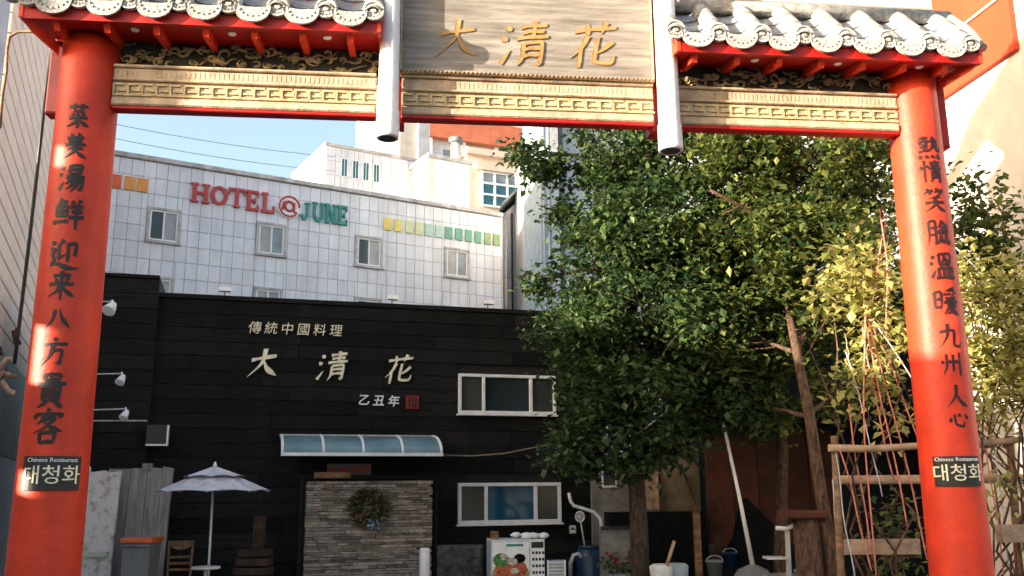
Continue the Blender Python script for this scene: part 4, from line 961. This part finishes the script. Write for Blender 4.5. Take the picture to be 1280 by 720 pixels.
shrub('leafy_bush', 'dark green bush with sunlit tips against the stucco wall, above the vine', bb,
      [bl(1215, 228, 9.9, .07, .1, .14), bl(1205, 270, 9.9, .18, .2, .15), bl(1225, 300, 9.7, .24, .3, .16), bl(1254, 270, 9.4, .08, .1, .16), bl(1200, 325, 9.8, .2, .2, .2), bl(1240, 335, 9.7, .26, .3, .18)], 2400, .085, M['leaf_m'], 33)
bb = at(1120, 715, 8.8); bb.z = 0
shrub('young_shrub', 'small bright green leafy shoot at the foot of the rope trellis', bb, [bl(1118, 665, 8.8, .16, .15, .12), bl(1108, 632, 8.8, .10, .1, .07), bl(1125, 695, 8.8, .2, .15, .1)], 240, .085, M['leaf_m'], 34)

# dark shed and walls behind the trees on the right
SH = Frame(4.5, 14.6, 84)
t = bld('dark_shed', 'low dark shed with rusty brown sheets behind the leaning tree', SH)
a = SH.px(752, 600); b = SH.px(1330, 400)
zs = SH.px(1100, 365)[1]
shw = MB().box(SH.px(890, 500)[0], b[0]+1, .05, 3, 0, zs).build('wall', M['darkwall'], t)  # dark wall runs on right to stand in for shade behind foliage
u_ = SH.px(884, 600)[0]; k = 0
while u_ < SH.px(1030, 600)[0]:
    MB().box(u_, u_+.40, .0+.012*(k % 2), .048, 0, SH.px(960, 535)[1]-.05*(k % 3), .006).build('rusty_sheet', M['rust'], shw); u_ += .405; k += 1
MB().box(SH.px(880, 540)[0], b[0]+1, -.6, .0, SH.px(960, 535)[1]+.02, SH.px(960, 535)[1]+.10).build('canopy', M['tarp'], t)
t = bld('yard_wall', 'grey and tan low wall seen under the big tree', SH)
MB().box(SH.px(750, 600)[0], SH.px(835, 600)[0], .6, .8, 0, SH.px(800, 572)[1]).build('grey_section', M['concrete'], t)
MB().box(SH.px(835, 600)[0]+.002, SH.px(888, 600)[0], .55, .8, 0, SH.px(860, 555)[1]).build('tan_section', M['tan_wall'], t)
for k in range(5):
    q = SH.px(803+k*4, 600, .4)[0]; MB().box(q, q+.045, .4, .45, SH.px(810, 637)[1], SH.px(810, 590)[1]).build('yellow_slat', M['wood_pale'], t)
MB().box(SH.px(760, 640)[0], SH.px(880, 640)[0], -.1, .3, 0, SH.px(800, 640)[1]).build('dark_ledge', M['tarp'], t)
# black tarpaulin heap in front of the sheets
t = thing('black_tarpaulin', 'crumpled black tarpaulin heap in front of the rusty sheets', 'tarpaulin', (at(945, 700, 13.6).x, 13.6, 0))
rnd = random.Random(4); mb = MB(); prof = [(.75, 0), (.72, .5), (.62, .95), (.40, 1.35), (.18, 1.75), (.03, 1.95)]
mb.lathe(prof, n=22); mb.v = [(x*(1+.5*noise.noise(Vector((x*3, y*3, z*2.2))))+.15*math.sin(z*2), y*.45*(1+.5*noise.noise(Vector((x*4, y*4, z*3+9)))), z*.9) for x, y, z in mb.v]; mb.build('sheet', M['tarp'], t)

# ================================================================== TRELLIS, ROPES
t = thing('bamboo_trellis', 'pale wooden rail trellis with crosspieces behind the right pillar', 'trellis', (at(1100, 700, 7.3).x, 7.3, 0)); o0 = Vector(t.location)
def rel(p, o): return Vector(p)-o
MB().tube([rel(at(1036, 560, 7.3), o0), rel(at(1090, 561, 7.3), o0), rel(at(1170, 556, 7.3), o0), rel(at(1240, 553, 7.3), o0), rel(at(1300, 547, 7.3), o0)], [.030, .028, .026, .026, .025], 10).build('rail', M['wood_pale'], t)
MB().tube([rel(at(1050, 600, 7.5), o0), rel(at(1300, 598, 7.5), o0)], .035, 8).build('rail', M['wood_pale'], t)
MB().box(rel(at(1048, 690, 7.6), o0).x, rel(at(1150, 690, 7.6), o0).x, .28, .34, at(1100, 693, 7.6).z, at(1100, 674, 7.6).z).build('crosspiece', M['wood_pale'], t)
MB().box(rel(at(1252, 675, 7.1), o0).x, rel(at(1320, 675, 7.1), o0).x, -.22, -.12, at(1270, 678, 7.1).z, at(1270, 656, 7.1).z).build('crosspiece', M['wood_pale'], t)
for x in (1043, 1262): MB().tube([rel((at(x, 700, 7.35).x, 7.35, 0), o0), rel(at(x, 545, 7.35), o0)], .03, 8).build('post', M['wood'], t)
ropes = [(1082, 396, 1062, 470, 1095, 720, 'r'), (1080, 400, 1105, 500, 1135, 660, 'r'), (1085, 400, 1125, 520, 1160, 700, 'r'), (1078, 402, 1080, 470, 1118, 600, 'r'), (1088, 400, 1120, 460, 1150, 555, 'r'), (1050, 560, 1070, 620, 1088, 712, 'r'),
         (1045, 565, 1050, 640, 1068, 720, 'w'), (1040, 600, 1044, 650, 1052, 720, 'w'), (1060, 505, 1075, 610, 1090, 690, 'r'), (1108, 270, 1100, 340, 1082, 398, 'r'), (1100, 260, 1120, 330, 1108, 420, 'r'), (1092, 400, 1140, 470, 1195, 560, 'w'), (1195, 310, 1240, 350, 1290, 420, 'w'),
         (1205, 375, 1245, 450, 1290, 540, 'r'), (1205, 510, 1240, 540, 1285, 590, 'r'), (1232, 560, 1245, 620, 1256, 720, 'r'), (1245, 560, 1250, 650, 1264, 720, 'w'), (1268, 550, 1262, 600, 1268, 700, 'r'), (1058, 440, 1090, 540, 1102, 620, 'w')]
desc = ['left of the red pillar, falling from the knot to the ground', 'from the knot down past the wooden rail', 'from the knot ending at the pillar foot', 'short one from the knot to the lower rail', 'slanting from the knot to the rail by the pillar', 'hanging off the wooden rail at left',
        'hanging straight off the rail end', 'leftmost, hanging low beside the tree trunk', 'thin one crossing behind the leaning trunk', 'running up from the knot into the leaves', 'looping through the brown dry twigs', 'slanting from the knot behind the pillar', 'long diagonal right of the pillar, highest there',
        'diagonal through the pale leaves right of the pillar', 'short diagonal just above the right rail', 'hanging below the rail right of the pillar', 'straight drop right of the pillar', 'hanging at the right edge of the photo', 'thin one from twigs to the left rail']
for k, (x0, y0, x1, y1, x2, y2, c_) in enumerate(ropes):
    Y = 7.28+.03*(k % 5); a, m_, b = at(x0, y0, Y), at(x1, y1, Y+.05), at(x2, y2, Y)
    m_ = m_.lerp((a+b)/2, .45); pts = [a*(1-f)**2+m_*2*f*(1-f)+b*f*f+Vector((math.sin(f*9+k)*.006, 0, math.cos(f*11+k)*.004)) for f in [i/15 for i in range(16)]]
    MB().tube(pts, .0066 if c_ == 'r' else .0052, 5).build('rope' if c_ == 'r' else 'string', M['rope_red'] if c_ == 'r' else M['rope_pale'], label=('pink rope ' if c_ == 'r' else 'pale string ')+desc[k], cat='rope' if c_ == 'r' else 'string', group='ropes and strings of the trellis')
t = thing('dry_vine', 'bare tangled reddish twigs above the rope knot', 'vine', at(1085, 400, 7.5)); rnd = random.Random(9); mb = MB()
for k in range(16):
    a = Vector((rnd.uniform(-.12, .16), rnd.uniform(-.1, .1), rnd.uniform(-.1, .5))); b = a+Vector((rnd.uniform(-.22, .25), rnd.uniform(-.1, .1), rnd.uniform(.1, .5))); limb(mb, a, b, .007, .003, rnd, 6, .3)
for k in range(14):
    a = Vector((rnd.uniform(-.2, .2), rnd.uniform(-.1, .1), rnd.uniform(-.75, -.3))); limb(mb, a, a+Vector((rnd.uniform(-.25, .25), 0, rnd.uniform(-.05, .3))), .008, .003, rnd, 6, .3)
mb.build('twigs', M['wood_pale'], t)

# ================================================================== YARD OBJECTS
# umbrella
c = at(267, 612, 12.3); t = thing('patio_umbrella', 'grey two tiered patio umbrella on a thin pole in front of the black building', 'umbrella', (c.x, 12.3, .18))
zr_ = at(267, 614, 12.3).z-.18; zt = at(267, 583, 12.3).z-.18; zm = at(267, 596, 12.3).z-.18
MB().tube([(0, 0, 0), (-.01, 0, zt+.02)], .016, 8).build('pole', M['metalw'], t)
def canopy(z_in, r_in, z_out, r_out, n=8, sag=.03, rot=.2):
    mb = MB(); K = 6; rows_ = 5; vs = []
    for j in range(rows_+1):
        f = j/rows_; 
        for i in range(n*K):
            q = 2*PI*i/(n*K)+rot; s = (i % K)/K; rr = (r_in+(r_out-r_in)*f)*math.cos(PI/n)/math.cos((s-.5)*2*PI/n); zz = z_in+(z_out-z_in)*f-sag*math.sin(PI*f)*.8*math.sin(PI*s)-(.018*math.sin(PI*s)*-1 if j == rows_ else 0)
            vs.append((rr*math.cos(q), rr*math.sin(q), zz))
    W_ = n*K; fs = [(j*W_+i, j*W_+(i+1)%W_, (j+1)*W_+(i+1)%W_, (j+1)*W_+i) for j in range(rows_) for i in range(W_)]
    mb.add(vs, fs); mb.add([(x*.995, y*.995, z-.006) for x, y, z in vs], [tuple(reversed(f)) for f in fs]); return mb
canopy(zm+.02, .26, zr_, .72).build('lower_canopy', M['umb'], t); canopy(zt, .015, zm, .385).build('upper_canopy', M['umb'], t)
vb = MB()
for i in range(8):
    q = 2*PI*i/8+.2; vb.tube([(.02*math.cos(q), .02*math.sin(q), zm-.02), (.70*math.cos(q), .70*math.sin(q), zr_-.012)], .006, 5)
vb.build('ribs', M['metalw'], t); MB().lathe([(.02, 0), (.025, .02), (.008, .06)], n=12).build('finial', M['white'], t, (0, 0, zt))
# small white table
c = at(262, 708, 12.2); t = thing('round_table', 'small white round table under the patio umbrella', 'table', (c.x, 12.05, .18))
MB().lathe([(.17, 0), (.18, .015), (.17, .03)], n=28).build('table_top', M['metalw'], t, (0, 0, c.z-.2)); MB().tube([(0, 0, 0), (0, 0, c.z-.2)], .02, 8).build('pedestal', M['metalw'], t); MB().lathe([(.15, 0), (.13, .03)], n=20).build('foot', M['metalw'], t)
# wooden chair
c = at(226, 676, 12.6); t = thing('wooden_chair', 'brown ladder back chair left of the umbrella pole', 'chair', (c.x, 12.6, .18), .1); H_ = c.z-.18
wd_ = .14
for sx in (-1, 1):
    MB().tube([(sx*wd_, .0, 0), (sx*wd_, 0, .45), (sx*wd_*1.08, .03, H_)], .016, 8).build('leg', M['wood'], t); MB().tube([(sx*wd_, -.30, 0), (sx*wd_, -.30, .45)], .016, 8).build('leg', M['wood'], t)
tr_ = [(x*wd_*1.15, .03, H_-.02-.10*(1 if abs(x) < .99 else .3)) for x in (-1, -.6, -.3, 0, .3, .6, 1)]
MB().prism([(x*wd_*1.2, H_) for x in (-1, -.5, 0, .5, 1)]+[(x*wd_*1.1, H_-.12+.07*abs(x)**2) for x in (1, .5, 0, -.5, -1)], .012, .036).build('top_rail', M['wood'], t)
for k in range(3): MB().box(-wd_, wd_, .012, .03, H_-.22-k*.08, H_-.19-k*.08).build('slat', M['wood'], t)
MB().box(-wd_-.02, wd_+.02, -.33, .03, .44, .47).build('seat', M['wood'], t)
# bin
c0_ = at(160, 676, 12.0); c1_ = at(196, 676, 12.0); wdt = (c1_.x-c0_.x)/2; t = thing('waste_bin', 'grey plastic bin with a faded orange lid in front of the grey boards', 'bin', ((c0_.x+c1_.x)/2, 12.0, .18)); zt = at(178, 678, 12).z-.18
MB().hexa([(-wdt*.8, -.14, 0), (wdt*.8, -.14, 0), (wdt*.8, .14, 0), (-wdt*.8, .14, 0)], [(-wdt*.95, -.18, zt), (wdt*.95, -.18, zt), (wdt*.95, .18, zt), (-wdt*.95, .18, zt)]).build('body', M['bin'], t)
MB().box(-wdt*1.08, wdt*1.08, -.22, .20, zt+.001, zt+.06, .012).build('lid', M['binlid'], t); MB().tube([(-wdt*.9, -.215, zt-.03), (wdt*.9, -.215, zt-.03)], .014, 6).build('handle', M['bin'], t)
# weathered boards
t = thing('board_fence', 'tall weathered grey timber boards left of the umbrella', 'fence', (at(170, 700, 12.7).x, 12.7, 0)); ox = t.location.x; zt = at(170, 586, 12.7).z
xs_ = [130, 158, 180, 198, 211]
for k in range(4):
    a = at(xs_[k], 640, 12.7).x-ox; b = at(xs_[k+1], 640, 12.7).x-ox; MB().hexa([(a-.05, .0, 0), (b-.058, .0, 0), (b-.058, .05, 0), (a-.05, .05, 0)], [(a+.02, .0, zt+.01*k), (b+.012, .0, zt-.006*k), (b+.012, .05, zt), (a+.02, .05, zt)]).build('board', M['wood_grey'], t)
a = at(178, 588, 12.7).x-ox; MB().box(a, a+.13, -.02, .03, zt-.02, zt+.07).build('cap_block', M['wood_grey'], t)
t = thing('peeling_panel', 'white peeling panel with rust stains beside the left pillar', 'panel', (at(118, 700, 12.4).x, 12.4, 0)); ox = t.location.x; zt = at(120, 589, 12.4).z
M['peel'] = mat('peeling_white', (.62, .60, .58), .8, .1, 7, .4, col2=(.30, .24, .20), thr=(.32, .5))
MB().prism([(-.30, 0), (.19, 0), (.24, zt), (.10, zt-.02), (.02, zt+.01), (-.1, zt-.01), (-.28, zt)], 0, .05).build('sheet', M['peel'], t)
MB().tube([(-.22+.07*math.cos(2*PI*i/16), -.02, zt+.02+.07*math.sin(2*PI*i/16)) for i in range(17)], .014, 6).build('ring', M['white'], t)
MB().box(-.25, .17, -.04, -.002, at(120, 690, 12.4).z-.06, at(120, 690, 12.4).z).build('ledge', M['sage'], t)
# planter steps and post left of the stone wall
t = thing('wooden_steps', 'dim brown stepped wooden stand between the umbrella and stone wall', 'stand', (at(316, 700, 13.3).x, 13.3, .0)); zt = at(316, 684, 13.3).z
for k in range(5): MB().box(-.20-.015*k, .22+.015*k, -.05-.04*k, .2, zt-.12*(k+1), zt-.12*k-.03).build('step_board', M['wood_dim'], t)
MB().box(-.03, .12, .05, .15, zt-.02, zt+.42).build('upright', M['wood_dim'], t)
# lion statue
t = thing('stone_lion', 'dark seated stone lion statue right of the stone wall', 'statue', (at(567, 700, 13.7).x, 13.7, 0)); zt = at(567, 682, 13.7).z; zh = at(567, 630, 13.7).z-zt
MB().box(-.22, .42, -.2, .25, 0, zt, .02).build('plinth', M['stone_d'], t)
mb = MB(); mb.ell((0, .08, zh*.30), (.15, .19, zh*.30), 14, 9, .05); mb.ell((0, -.0, zh*.48), (.12, .13, zh*.30), 14, 9, .05); mb.ell((0, -.05, zh*.78), (.135, .13, zh*.20), 14, 9, .10); mb.ell((0, -.17, zh*.74), (.07, .07, .06), 10, 7)
for sx in (-1, 1): mb.tube([(sx*.08, -.06, zh*.55), (sx*.09, -.13, zh*.25), (sx*.09, -.15, .0)], [.05, .042, .05], 8); mb.ell((sx*.12, .05, .08), (.07, .16, .09), 8, 6); mb.ell((sx*.10, -.03, zh*.93), (.03, .02, .035), 7, 5); mb.ell((sx*.09, -.19, .03), (.05, .06, .035), 8, 5)
for k in range(26): q = k*2.4; mb.ell((.13*math.cos(q), -.02+.10*math.sin(q), zh*(.60+.012*k)), (.035, .035, .035), 6, 4)
mb.build('figure', M['stone_d'], t)
# white post
t = thing('bollard', 'short pale metal cylinder standing before the stone wall', 'bollard', (at(531, 700, 12.9).x, 12.9, 0)); zt = at(531, 685, 12.9).z
MB().lathe([(.07, 0), (.07, zt-.02), (.06, zt)], n=24).build('tube', M['white_post'], t); MB().lathe([(.09, 0), (.085, .03)], n=20).build('flange', M['steel'], t)
# refrigerator
FY = 12.9; a = at(614, 690, FY); b = at(682, 690, FY); wdt = b.x-a.x; zt = at(640, 675, FY).z
t = thing('display_fridge', 'low white fridge with a food photo poster on its front', 'refrigerator', (a.x, FY, 0), R(8))
MB().box(0, wdt, 0, .55, .08, zt, .01).build('cabinet', M['metalw'], t); MB().box(.03, wdt-.03, .03, .5, 0, .079).build('base', M['black_sign'], t)
MB().box(-.004, -.001, .02, .53, .1, zt-.02).build('side_panel', M['bluegrey'], t)
po = MB().box(.02, wdt*.70, -.006, -.001, .15, zt-.03).build('poster', M['white'], t)
mb = MB()
def edisc(name, cx, cz, rx, rz_, m_, y): q = [(cx+rx*math.cos(2*PI*i/18), cz+rz_*math.sin(2*PI*i/18)) for i in range(18)]; MB().prism(q, y-.001, y).build(name, m_, po)
cx = wdt*.36; cz = zt-.38
edisc('bowl_print', cx, cz-.06, .25, .17, M['food_b'], -.008)
edisc('food_print', cx, cz, .22, .15, M['food_r'], -.0105); edisc('food_print', cx-.13, cz+.12, .11, .09, M['food_g'], -.013); edisc('food_print', cx+.12, cz+.14, .08, .06, M['tarp'], -.0155)
edisc('food_print', cx-.10, cz+.16, .05, .04, M['food_w'], -.0175); edisc('food_print', cx+.02, cz+.10, .07, .05, M['food_w'], -.019); edisc('food_print', cx+.05, cz-.02, .06, .04, M['food_w'], -.0205)
MB().box(wdt*.28, wdt*.60, -.009, -.0062, zt-.085, zt-.055).build('print_line', M['teal'], po)
tx = MB().box(wdt*.73, wdt-.01, -.006, -.001, .15, zt-.015).build('text_strip', M['white'], t)
MB().box(wdt*.745, wdt-.02, -.009, -.0062, zt-.11, zt-.03).build('black_header', M['black_sign'], tx)
for k in range(4):
    for j in range(4): MB().box(wdt*.76+j*.045, wdt*.76+j*.045+.028+.005*((j+k) % 2), -.009, -.0062, zt-.19-k*.085, zt-.155-k*.085).build('print_mark', M['black_ink'], tx)
MB().prism([(0, 0), (.12, 0), (.115, .10), (.01, .11)], -.08, .05).build('brown_box', M['wood'], None, (a.x-.02, FY+.22, zt+.001), label='small brown carton on the left end of the fridge top', cat='box')
t = thing('plastic_bags', 'bunched white plastic bag lying on the fridge top', 'bag', (a.x+wdt*.68, FY+.25, zt)); mb = MB()
rnd = random.Random(2)
for k in range(7): mb.ell((rnd.uniform(-.2, .22), rnd.uniform(-.06, .06), .03+rnd.uniform(0, .03)), (.08, .06, .035), 9, 6, .2)
mb.build('bag', M['white'], t)
a = at(684, 709, FY+.1); t = thing('slatted_crate', 'small white slatted crate just right of the fridge', 'crate', (a.x, FY+.1, a.z-.2))
MB().box(0, .25, .02, .22, 0, .28).build('body', M['bluegrey'], t)
for k in range(6): MB().box(.0, .25, 0, .018, .02+k*.045, .045+k*.045).build('slat', M['metalw'], t)
for k in (0, .23): MB().box(k, k+.02, -.006, .018-.018, 0, .29).build('stile', M['white'], t)
MB().box(-.05, .35, .0, .3, -(a.z-.2), -.002).build('stand', M['wood'], t)
# bent pipe, ladle, hose etc.
PY = 13.6; q = [at(x, y, PY) for x, y in ((711, 616), (713, 626), (717, 632), (730, 636), (742, 640), (750, 648), (752, 662), (752, 722))]; q.append(Vector((q[-1].x, PY, 0)))
MB().tube(q, .024, 8).build('bent_pipe', M['metalw'], label='bent white pipe standing right of the lower window', cat='pipe')
t = thing('hanging_ladle', 'long handled metal ladle hanging on the dark wall beside the bent pipe', 'ladle', at(725, 646, 14.6)); 
MB().tube([(.065*math.cos(2*PI*i/16), 0, .075*math.sin(2*PI*i/16)) for i in range(17)], .014, 6).build('rim', M['metalw'], t); MB().tube([(.01, 0, -.075), (.07, 0, -.50)], .011, 6).build('handle', M['metalw'], t); MB().ell((0, .02, 0), (.055, .02, .065), 12, 8).build('bowl', M['steel'], t)
a = at(716, 662, 14.6); t = thing('meter_box', 'tiny pale meter box left of the ladle', 'meter', a); MB().box(-.05, .05, -.04, .1, -.06, .06, .01).build('case', M['steel'], t); MB().box(-.03, .03, -.045, -.041, -.01, .035).build('dial', M['glass'], t)
MB().tube([at(x, y, 13.3) for x, y in ((713, 722), (713, 704), (717, 694), (723, 692), (727, 697))], .028, 8).build('blue_hose', M['bluegrey'], label='thick blue grey hose arching beside the fridge', cat='hose')
t = thing('blue_barrel', 'dark blue plastic barrel left of the bent pipe', 'barrel', (at(738, 700, 13.9).x, 13.9, 0)); zt = at(738, 685, 13.9).z
MB().lathe([(.18, 0), (.21, .1), (.205, .3), (.22, .32), (.205, .34), (.205, zt-.12), (.17, zt)], n=24).build('drum', M['blue'], t); MB().lathe([(.175, 0), (.175, .03)], n=24).build('lid', M['blue'], t, (0, 0, zt))
t = thing('flower_pot', 'pot of red flowers between the bent pipe and the tree trunk', 'plant', (at(778, 700, 12.9).x, 12.9, 0)); zt = at(778, 716, 12.9).z
MB().lathe([(.13, 0), (.19, zt*.9), (.20, zt)], n=20).build('pot', M['bin'], t); mb = MB(); rnd = random.Random(3)
for k in range(160): leaf(mb, Vector((rnd.gauss(0, .15), rnd.gauss(0, .1), zt+.04+abs(rnd.gauss(0, .10)))), .07, rnd)
mb.build('leaves', M['leaf'], t)
for k in range(12):
    f_ = MB(); cx, cz = rnd.choice([-.17, -.13, -.1, .08, .14])+rnd.uniform(-.05, .05), zt+.12+rnd.uniform(0, .18); 
    for j in range(6): leaf(f_, Vector((cx, -.13, cz)), .055, rnd)
    f_.build('bloom', M['flower'], t)
t = thing('leaning_pole', 'long pale pole leaning in a dark weighted base under the trees', 'pole', (at(941, 712, 11.9).x, 11.9, 0)); o_ = Vector(t.location)
MB().tube([at(941, 708, 11.9)-o_, at(925, 625, 11.9)-o_, at(904, 528, 11.9)-o_], [.030, .024, .020], 10).build('shaft', M['white_post'], t)
MB().lathe([(.26, 0), (.27, at(941, 716, 11.9).z-.1), (.18, at(941, 710, 11.9).z-.02), (.05, at(941, 706, 11.9).z)], n=28).build('base', M['bin'], t)
for nm, x, lb in (('wash_basin', 827, 'white plastic basin heap, the left one under the tree'), ('wash_basin', 848, 'pale bluish plastic basin, right one behind the stick')):
    t = thing(nm, lb, 'basin', (at(x, 715, 12.0).x, 12.0+(0 if x < 830 else .12), 0), group='basins under the tree'); z0_ = at(x, 722, 12).z; z1_ = at(x, 705, 12).z
    MB().lathe([(.10, z0_-.1), (.14, z0_), (.15, z1_-.03), (.11, z1_)], n=20).build('bowl', M['metalw'] if x < 830 else M['bluegrey'], t); MB().box(-.16, .16, -.16, .16, 0, z0_-.102).build('block', M['tarp'], t)
MB().tube([at(832, 712, 11.9), at(843, 676, 11.9)], .022, 8).build('short_stick', M['wood_pale'], label='short bare wooden stick upright between the two basins', cat='stick')
t = thing('white_trolley', 'white metal trolley with a bent handle left of the wooden stump', 'trolley', (at(985, 700, 11.2).x, 11.2, 0)); o_ = Vector(t.location)
MB().tube([at(x, y, 11.2)-o_ for x, y in ((970, 660), (984, 661), (992, 657), (1003, 651))], .026, 8).build('handle', M['white_post'], t)
MB().hexa([at(983, 722, 11.2)-o_, at(990, 722, 11.2)-o_, at(990, 722, 11.3)-o_, at(983, 722, 11.3)-o_], [at(981, 662, 11.2)-o_, at(987, 662, 11.2)-o_, at(987, 662, 11.3)-o_, at(981, 662, 11.3)-o_]).build('upright', M['metalw'], t)
q = at(970, 697, 11.2)-o_; MB().box(q.x-.12, q.x+.10, -.1, .15, q.z-.015, q.z+.01).build('tray', M['metalw'], t)
MB().box(-.25, .25, -.15, .3, 0, at(985, 719, 11.2).z).build('deck', M['steel'], t)
t = thing('tree_stump', 'upright split wooden log with a dark red cloth on top, beside the trellis', 'log', (at(1011, 700, 11.0).x, 11.0, 0)); zt = at(1011, 648, 11).z
mb = MB().lathe([(.17, 0), (.155, .3), (.15, zt*.6), (.145, zt)], n=14); mb.v = [(x*(1+.12*noise.noise(Vector((x*6, y*6, 0)))), y, z) for x, y, z in mb.v]; mb.build('log', M['bark'], t)
MB().box(-.28, .20, -.2, .18, zt+.001, zt+.09, .02).build('cloth', M['rust'], t)
for x, lb in ((873, 'thin upright timber post at the corner of the dark ledge'),):
    MB().box(at(x, 700, 12.8).x-.04, at(x, 700, 12.8).x+.05, 12.8, 12.88, 0, at(x, 632, 12.8).z).build('timber_post', M['wood'], label=lb, cat='post')
MB().tube([at(805, 515, 11.4), at(818, 508, 11.4), at(832, 503, 11.4)], .012, 6).build('umbrella_rib', M['steel'], label='upper of two thin metal rods poking out of the leaves', cat='rod')
MB().tube([at(806, 536, 11.5), at(820, 524, 11.5), at(836, 512, 11.5)], .009, 6).build('umbrella_rib', M['steel'], label='lower of two thin metal rods poking out of the leaves', cat='rod')

# bare branch, small junk in the dark corner under the trees
rnd = random.Random(77); mb = MB(); limb(mb, at(888, 238, 11.2), at(962, 278, 11.5), .018, .035, rnd, 6, .05); limb(mb, at(905, 268, 11.3), at(935, 252, 11.35), .008, .016, rnd, 5, .05)
mb.build('bare_branch', M['bark'], label='bare brown branch crossing the upper right part of the crown', cat='branch')
for k, (x0, y0, x1, y1, x2, y2) in enumerate(((838, 590, 850, 560, 872, 640), (850, 560, 880, 575, 905, 650), (770, 600, 790, 560, 800, 640), (826, 620, 822, 560, 835, 545))):
    mb = MB(); a, m_, b = at(x0, y0, 12.9), at(x1, y1, 12.8), at(x2, y2, 12.9); mb.tube([a*(1-f)**2+m_*2*f*(1-f)+b*f*f for f in [i/9 for i in range(10)]], [.02-.0012*i for i in range(10)], 6)
    mb.build('dead_branch', M['bark_dark'], label=('curved dark branch over the dark ledge, left of the post', 'longest curved dark branch arching towards the rusty sheets', 'thin dark branch left of the big trunk', 'short upright dark branch right of the big trunk')[k], cat='branch')
def bucket(x, y, Y, r, m_, lb, nm='bucket', ht=.22):
    p = at(x, y, Y); t = thing(nm, lb, 'bucket', (p.x, Y, 0)); MB().lathe([(r*.8, p.z-ht), (r*.96, p.z-.03), (r*1.05, p.z-.03), (r*1.05, p.z), (r*.9, p.z), (r*.75, p.z-ht*.8)], n=18).build('pail', m_, t)
    MB().tube([(r*math.cos(q), -.02, p.z-.02+r*.7*math.sin(q)) for q in [PI*i/10 for i in range(11)]], .006, 5).build('handle', M['steel'], t); MB().box(-r*1.2, r*1.2, -r, r, 0, p.z-ht-.001).build('block', M['tarp'], t)
bucket(893, 700, 12.4, .11, M['bin'], 'dark grey bucket left of the leaning pole base'); bucket(1000, 712, 11.4, .07, M['metalw'], 'small white bucket by the trolley')
bucket(912, 690, 13.2, .10, M['blue'], 'dull blue bucket behind the leaning pole')
t = thing('scrap_boards', 'dark scrap boards leaning in the corner left of the pole', 'boards', (at(905, 700, 13.6).x, 13.6, 0))
for k in range(5): MB().hexa([(-.2+k*.12, -.2, 0), (-.11+k*.12, -.2, 0), (-.11+k*.12, -.16, 0), (-.2+k*.12, -.16, 0)], [(-.12+k*.10, .4, 1.1+.15*math.sin(k*2)), (-.04+k*.10, .4, 1.1+.15*math.sin(k*2)), (-.04+k*.10, .44, 1.1+.15*math.sin(k*2)), (-.12+k*.10, .44, 1.1+.15*math.sin(k*2))]).build('board', M['wood_dim'], t)
t = thing('cardboard_box', 'dim cardboard box under the low yard wall', 'box', (at(770, 690, 13.2).x, 13.2, 0)); zt = at(770, 662, 13.2).z
MB().box(-.2, .22, 0, .3, 0, zt, .01).build('body', M['concrete'], t); MB().hexa([(-.2, 0, zt), (.22, 0, zt), (.22, .01, zt), (-.2, .01, zt)], [(-.22, -.12, zt+.05), (.24, -.12, zt+.05), (.24, -.11, zt+.05), (-.22, -.11, zt+.05)]).build('flap', M['concrete'], t)
a = at(752, 606, 14.9); t = thing('small_window_frame', 'small white framed window at the left end of the yard wall', 'window', a); MB().box(0, .24, -.04, 0, -.05, .42, .01).build('frame', M['metalw'], t); MB().box(.03, .21, -.046, -.041, -.01, .38).build('pane', M['glass'], t)
for k, (x0, y0, x1, y1, lb) in enumerate(((120, 150, 420, 196, 'thin overhead wire crossing the sky above the hotel roof, upper one'), (120, 168, 420, 214, 'thin overhead wire just above the hotel roof line, lower one'))):
    a, b = at(x0, y0, 24), at(x1, y1, 27); MB().tube([a.lerp(b, f)+Vector((0, 0, -.5*f*(1-f))) for f in [i/8 for i in range(9)]], .010, 5).build('overhead_wire', M['steel'], label=lb, cat='wire')
# ================================================================== unseen walls added to shade gate and yard (outside the picture on the left)
for k, (y0, y1, hz, lb) in enumerate(((-26, 2.45, 5.0, 'plain cream shade wall added outside the picture on the left, nearest the camera'), (2.46, 3.23, 5.5, 'narrow plain shade wall added outside the picture on the left, beside the left pillar'), (3.95, 11.3, 5.7, 'low deep shade wall added outside the picture on the left, between the gate and the boarded building'))):
    t = thing('added_shade_wall', lb, 'building', (-7.2, y0, 0))
    dp = (-1.2, -.12, -6)[k]; MB().box(dp, 0, 0, y1-y0, 0, hz-.14).build('wall', M['hcream'], t); MB().box(dp, .06, 0, y1-y0-.002, hz-.139, hz).build('coping', M['hcap'], t)
    n = max(1, int((y1-y0)/3))
    for j in range(n):
        y = (j+.5)*(y1-y0)/n
        w = MB().box(-.02, .03, y-.6, y+.6, 1.1, 2.4).build('window', M['white'], t); MB().box(.031, .036, y-.54, y+.54, 1.16, 2.34).build('pane', M['glass'], w)

t = thing('holed_shade_wall', 'tall thin holed wall added outside the picture on the left, shading the left pillar', 'wall', (-7.2, 3.24, 0))
tw = MB(); holes = [(2.83, 2.98), (3.50, 3.88), (4.92, 5.08)]; z = 0  # added wall, its holes shaped to throw sun patches on the left pillar
for a, b in holes+[(6.0, 6.0)]:
    tw.box(-.1, 0, 0, .42, z, a)
    if b > a: tw.box(-.099, -.001, 0, .12, a+.0005, b-.0005); tw.box(-.099, -.001, .29, .42, a+.0005, b-.0005)
    z = b
tw.build('wall', M['hcream'], t)
MB().box(-7.3, -7.2, 3.67, 3.94, 0, 4.7).build('low_shade_wall', M['hcream'], label='low shade wall added outside the picture on the left, between the tall walls', cat='wall')  # added to keep shade in the gap between the unseen walls
